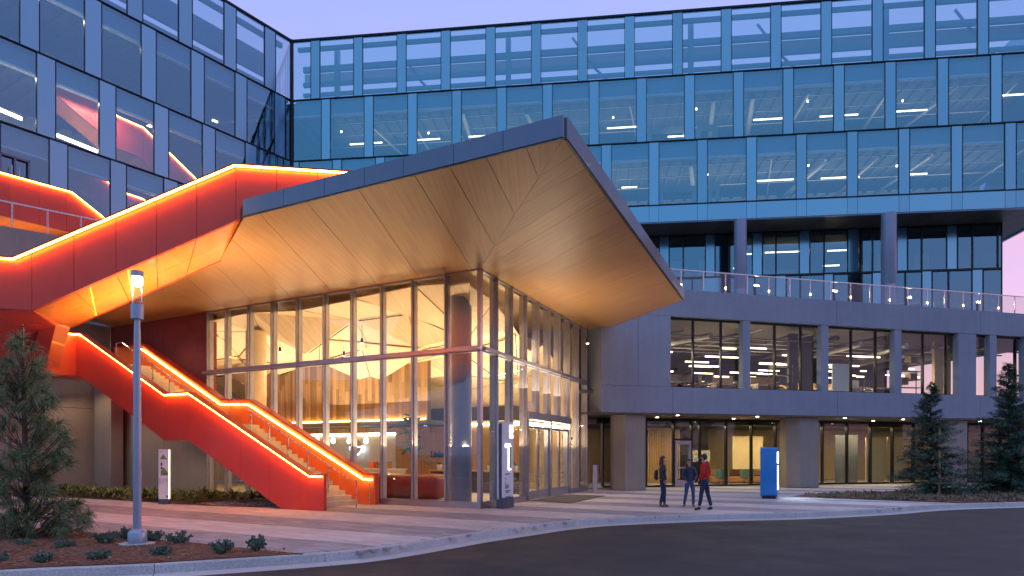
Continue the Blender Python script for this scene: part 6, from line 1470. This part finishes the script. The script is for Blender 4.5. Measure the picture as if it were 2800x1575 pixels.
cl_ = [(60, 948, 40, 6), (100, 985, 28, 3), (22, 1005, 32, 5), (60, 1010, 48, 7), (112, 1022, 34, 6), (5, 1050, 40, 6), (60, 1065, 55, 9), (118, 1085, 36, 8), (95, 1125, 36, 7), (20, 1100, 36, 6), (130, 1105, 22, 3),
       (-20, 1170, 40, 5), (20, 1165, 26, 3), (100, 1185, 36, 5), (135, 1170, 36, 7), (100, 1215, 26, 4), (165, 1210, 36, 6), (5, 1250, 38, 6), (48, 1250, 30, 4), (60, 1262, 36, 5), (150, 1250, 40, 7), (100, 1285, 40, 6), (185, 1262, 28, 4), (25, 1310, 40, 6), (115, 1310, 40, 6),
       (5, 1360, 42, 7), (60, 1350, 30, 4), (110, 1375, 46, 8), (160, 1365, 40, 5), (30, 1420, 46, 8), (85, 1425, 40, 7), (135, 1425, 42, 8), (185, 1405, 36, 6), (215, 1425, 32, 5), (235, 1415, 20, 3), (205, 1375, 20, 2), (160, 1450, 34, 5), (60, 1462, 34, 6), (5, 1465, 36, 5), (100, 1482, 24, 3), (-30, 1300, 40, 4), (-40, 1400, 50, 6), (-30, 1060, 30, 4)]
crown = MB(); br = MB()
for px, py, r, n in cl_:
    base_z = wpt(px, py, YP).z-.25; k = [p for p in tr_]; t0_ = wpt(TX, min(py+60, 1470), YP)
    for _ in range(n):
        Y = YP+random.uniform(-.75, .75)*min(1, r/30); c = wpt(px+random.uniform(-r, r)*.8, py+random.uniform(-r, r)*.7, Y); dr_ = (c-t0_); dr_.z = abs(dr_.z)*.25+.25; tuft(crown, c, dr_, 72, random.uniform(.24, .36), .009)
        br.tube([t0_+Vector((0, 0, random.uniform(-.1, .1))), t0_.lerp(c, .55)+Vector((0, 0, -.08)), c], .016, 5, .007)
build('crown', crown, 'pine_needle', pine, fix=False); build('branches', br, 'trunk_bark', pine)
tuft2 = MB(); build('leader', MB().tube([wpt(TX-3, 950, YP), wpt(TX-1, 905, YP), wpt(TX-4, 888, YP)], .022, 7, .012), 'stake_wood', pine)
for i, (px, ytop, ybot, Yt) in enumerate(((25, 1118, 1480, 15.1),)):
    tag(build('tree_stake', MB().tube([wpt(px, ybot+8, Yt), wpt(px-1, ytop, Yt)], .05, 9), 'stake_wood', smooth=True), 'round wooden tree stake standing beside the young pine', 'stake')
# strap-leaved plants under the stair
protos = []
for v in range(4):
    random.seed(50+v); m_ = MB(); blade_plant(m_, (0, 0, 0), 34, .62, .075, .95, 3, .8); protos.append(m_)
random.seed(8); meshes = []
for v, m_ in enumerate(protos):
    o = build('strap_plant', m_, 'strap_leaf', fix=False); meshes.append(o.data); bpy.data.objects.remove(o)
cnt = 0
for row, dd in enumerate((3.25, 2.6, 1.9, 1.1)):
    s = -22.5
    while s < -9.2-(row == 0)*.3:
        s += random.uniform(.38, .58); p = LL.pt(s+random.uniform(-.1, .1), dd+random.uniform(-.15, .15), .0)
        if row == 3 and s < -15.5: continue
        if abs(p[0]-mp_[0]-.2) < .3 and dd > 3: continue
        if s > -10.0 and dd > 2.4: continue
        o = bpy.data.objects.new('strap_plant', meshes[random.randrange(4)]); COL.objects.link(o); k = random.uniform(.7, 1.15); o.location = (p[0], p[1], .02); o.scale = (k, k, k*random.uniform(.8, 1.1)); o.rotation_euler = (0, 0, random.random()*6.28)
        tag(o, 'dark green strap-leaved plant in the bed along the wall beneath the red stair', 'plant', 'strap-leaved plants under the stair'); cnt += 1
# gravel by the stair foot
gm = MB(); random.seed(2)
for _ in range(900):
    s = random.uniform(-10.2, -7.1); d = random.uniform(.3, 3.55); p = LL.pt(s, d, 0); r = random.uniform(.02, .045)
    if d > 3.1 and s > -8.4: continue
    i = len(gm.v); a = random.random()*3; gm.v += [(p[0]+r*math.cos(a+k*1.57), p[1]+r*math.sin(a+k*1.57)*.8, .02) for k in range(4)]+[(p[0], p[1], .02+r*.9)]; gm.f += [(i+k, i+(k+1) % 4, i+4) for k in range(4)]
stuff(tag(build('gravel', gm, 'gravel_stone', fix=False), 'grey gravel in the bed at the foot of the red stair', 'gravel'))
# small shrubs in the left bed
def shrub(px, py, h, w, label):
    x, y, _ = gp(px, py); t = thing('shrub', (x, y, .03), label, 'shrub'); st = MB(); lf_ = MB()
    for k in range(26):
        a = random.random()*6.28; r = w*random.uniform(.25, 1)*.5; tip_ = Vector((x+r*math.cos(a), y+r*math.sin(a), .03+h*random.uniform(.45, 1)*(1-.35*(r/(w*.5))))); b0_ = Vector((x+.03*math.cos(a), y+.03*math.sin(a), .03)); md = b0_.lerp(tip_, .5)+Vector((0, 0, .03)); st.tube([b0_, md, tip_], .006, 4, .003)
        for q in range(15):
            u = random.uniform(.35, 1.02); c = b0_.lerp(tip_, u)+Vector([random.gauss(0, .018) for _ in range(3)]); d = Vector([random.gauss(0, 1) for _ in range(3)]); d.z = abs(d.z)*.6; leaf_quad(lf_, c, d, random.uniform(.028, .045), random.uniform(.024, .036))
    build('stems', st, 'trunk_bark', t); build('leaves', lf_, 'shrub_leaf', t, fix=False)
sh_l = [(285, 1490, .30, .62, 'low grey-green shrub between the pine and the lamp post'), (345, 1478, .28, .42, 'small shrub just behind the lamp post on its left'), (422, 1484, .28, .48, 'low shrub just right of the lamp post pole'), (487, 1490, .28, .52, 'round-leaved shrub right of the lamp post at the paving edge'), (607, 1518, .30, .50, 'shrub standing alone in the mulch, second from the pointed end of the bed'), (702, 1512, .34, .48, 'taller airy shrub nearest the pointed end of the bed'), (268, 1533, .16, .46, 'flat blue-green shrub in the mulch in front of the lamp post'), (442, 1524, .19, .36, 'blue-green shrub right in front of the lamp post footing'), (118, 1541, .17, .38, 'flat shrub nearest the kerb at the left'), (178, 1501, .15, .42, 'flat blue-green shrub under the right side of the pine'), (62, 1494, .10, .3, 'small patch of shrub under the pine'), (2, 1538, .12, .2, 'tiny shrub at the left picture edge by the kerb')]
sh_l[-1] = (4, 1538, .12, .2, 'tiny shrub near the kerb, farthest from the lamp post')
for a in sh_l: shrub(*a)
# bark chips and dry leaves on the left bed
cm = MB(); random.seed(12)
for _ in range(5200):
    px = random.uniform(-20, 800); py = random.uniform(1455, 1570); x, y, _z = gp(px, py)
    if not inside(x, y, bedL): continue
    a = random.random()*3.14; l = random.uniform(.012, .05); w = random.uniform(.006, .014); z = random.uniform(.03, .07); t_ = random.uniform(-.01, .012); c, s = math.cos(a), math.sin(a)
    i = len(cm.v); cm.v += [(x-l*c-w*s, y-l*s+w*c, z), (x-l*c+w*s, y-l*s-w*c, z), (x+l*c+w*s, y+l*s-w*c, z+t_), (x+l*c-w*s, y+l*s+w*c, z+t_)]; cm.f.append((i, i+1, i+2, i+3))
stuff(tag(build('bark_chips', cm, 'mulch_chip', fix=False), 'loose bark chips covering the planting bed at the kerb', 'bark chips'))
lm = MB()
for _ in range(46):
    px = random.uniform(20, 780); py = random.uniform(1475, 1560); x, y, _z = gp(px, py)
    if inside(x, y, bedL): leaf_quad(lm, (x, y, .07), (random.uniform(-1, 1), random.uniform(-1, 1), .3), random.uniform(.05, .10), random.uniform(.03, .06))
stuff(tag(build('fallen_leaves', lm, 'stake_wood', fix=False), 'dry fallen leaves scattered on the mulch near the kerb', 'leaves'))
# redwoods on the right
def redwood(px, Y, h, wide, label, seed, dens):
    random.seed(seed); x = (px-CX)/FPX*Y; t = thing('redwood_tree', (x, Y, .03), label, 'tree', None)
    build('trunk', MB().tube([(x, Y, .0), (x+.03, Y, h*.5), (x, Y, h)], .07, 9, .012), 'trunk_bark', t, smooth=True); cr = MB(); brs = MB()
    nb = int(dens)
    for k in range(nb):
        u = (k+random.random())/nb; z = .12+(h-.2)*u**1.15; a = random.random()*6.28; prof_ = wide*((1-u)**.95)*random.uniform(.45, 1.15)+.12; lift = random.uniform(-.1, .75)+.5*u
        if u > .72: lift += .35
        b0_ = Vector((x, Y, z)); n = 7; P = []
        for q in range(n+1): v = q/n; r = prof_*v; P.append(b0_+Vector((math.cos(a)*r, math.sin(a)*r, lift*r*.55-.30*r*v*(1-u)+random.gauss(0, .01))))
        brs.tube(P, .012, 4, .004)
        for q in range(int(prof_*110)+14):
            v = random.random()**.7; i0 = min(n-1, int(v*n)); c = P[i0].lerp(P[i0+1], v*n-i0)+Vector((random.gauss(0, .05), random.gauss(0, .05), random.gauss(-.03, .06)))*(.4+prof_*.5); sd = random.choice((-1, 1)); dd = Vector((math.cos(a+sd*random.uniform(.4, 1.1)), math.sin(a+sd*random.uniform(.4, 1.1)), random.uniform(-.35, .35))); L_ = random.uniform(.09, .20)*(1.1-.3*v); W_ = L_*.24
            e = c+dd*L_; sdv = dd.cross(Vector((0, 0, 1))).normalized()*W_; mdp = c+dd*L_*.5; i = len(cr.v); cr.v += [tuple(c), tuple(mdp+sdv), tuple(e+Vector((0, 0, -.02))), tuple(mdp-sdv)]; cr.f.append((i, i+1, i+2, i+3))
    build('crown', cr, 'redwood_leaf', t, fix=False); build('branches', brs, 'trunk_bark', t); return t
redwood(2545, 31.2, 5.1, 1.95, 'young open redwood with a wooden stake, left of the two right-hand trees', 61, 185)
redwood(2757, 32.5, 6.15, 2.35, 'taller darker redwood at the right, reaching the podium windows', 62, 280)
redwood(2880, 33.5, 5.2, 2.1, 'dark bushy redwood behind the taller one, at the right end of the bed', 63, 180)
tag(build('tree_stake', MB().tube([wpt(2568, 1362, 30.6), wpt(2570, 1172, 30.6)], .05, 9), 'stake_wood', smooth=True), 'pale wooden stake standing against the smaller redwood', 'stake')
gc = MB(); random.seed(77)
for _ in range(430):
    px = 2160+640*random.random()**.9; py = random.uniform(1340, 1374); x, y, _z = gp(px, py)
    if inside(x, y, bedR):
        for k in range(3): blade_plant(gc, (x+random.gauss(0, .1), y+random.gauss(0, .1), .02), 6, random.uniform(.12, .3), .05, 1.1, 2, .6)
stuff(tag(build('ground_cover', gc, 'dry_leaf', fix=False), 'low straggly ground cover in the bed below the redwoods', 'ground cover'))
cm = MB()
for _ in range(2200):
    px = random.uniform(2200, 2830); py = random.uniform(1345, 1378); x, y, _z = gp(px, py)
    if not inside(x, y, bedR): continue
    a = random.random()*3.14; l = random.uniform(.03, .1); w = random.uniform(.012, .03); z = random.uniform(.03, .07); c, s = math.cos(a), math.sin(a); i = len(cm.v); cm.v += [(x-l*c-w*s, y-l*s+w*c, z), (x-l*c+w*s, y-l*s-w*c, z), (x+l*c+w*s, y+l*s-w*c, z+.01), (x+l*c-w*s, y+l*s+w*c, z+.02)]; cm.f.append((i, i+1, i+2, i+3))
stuff(tag(build('bark_chips', cm, 'mulch_chip', fix=False), 'bark chips in the bed below the redwoods on the right', 'bark chips'))
# far trees across the road, behind the camera: the glass mirrors them
ft_ = MB(); random.seed(91)
for k in range(70):
    x = random.uniform(-95, 95); y = -random.uniform(34, 60); h = random.uniform(15, 24); w = random.uniform(3.5, 6.5)
    for q in range(90):
        a = random.random()*6.28; u = random.random(); r = w*math.sqrt(random.random())*(1-.5*u); c = Vector((x+r*math.cos(a), y+r*math.sin(a), 1.2+h*u)); d = Vector([random.gauss(0, 1) for _ in range(3)]); leaf_quad(ft_, c, d, random.uniform(.9, 1.7), random.uniform(.7, 1.2))
stuff(tag(build('distant_trees', ft_, 'far_foliage', fix=False), 'dark belt of distant trees across the road, mirrored in the glass', 'trees'))
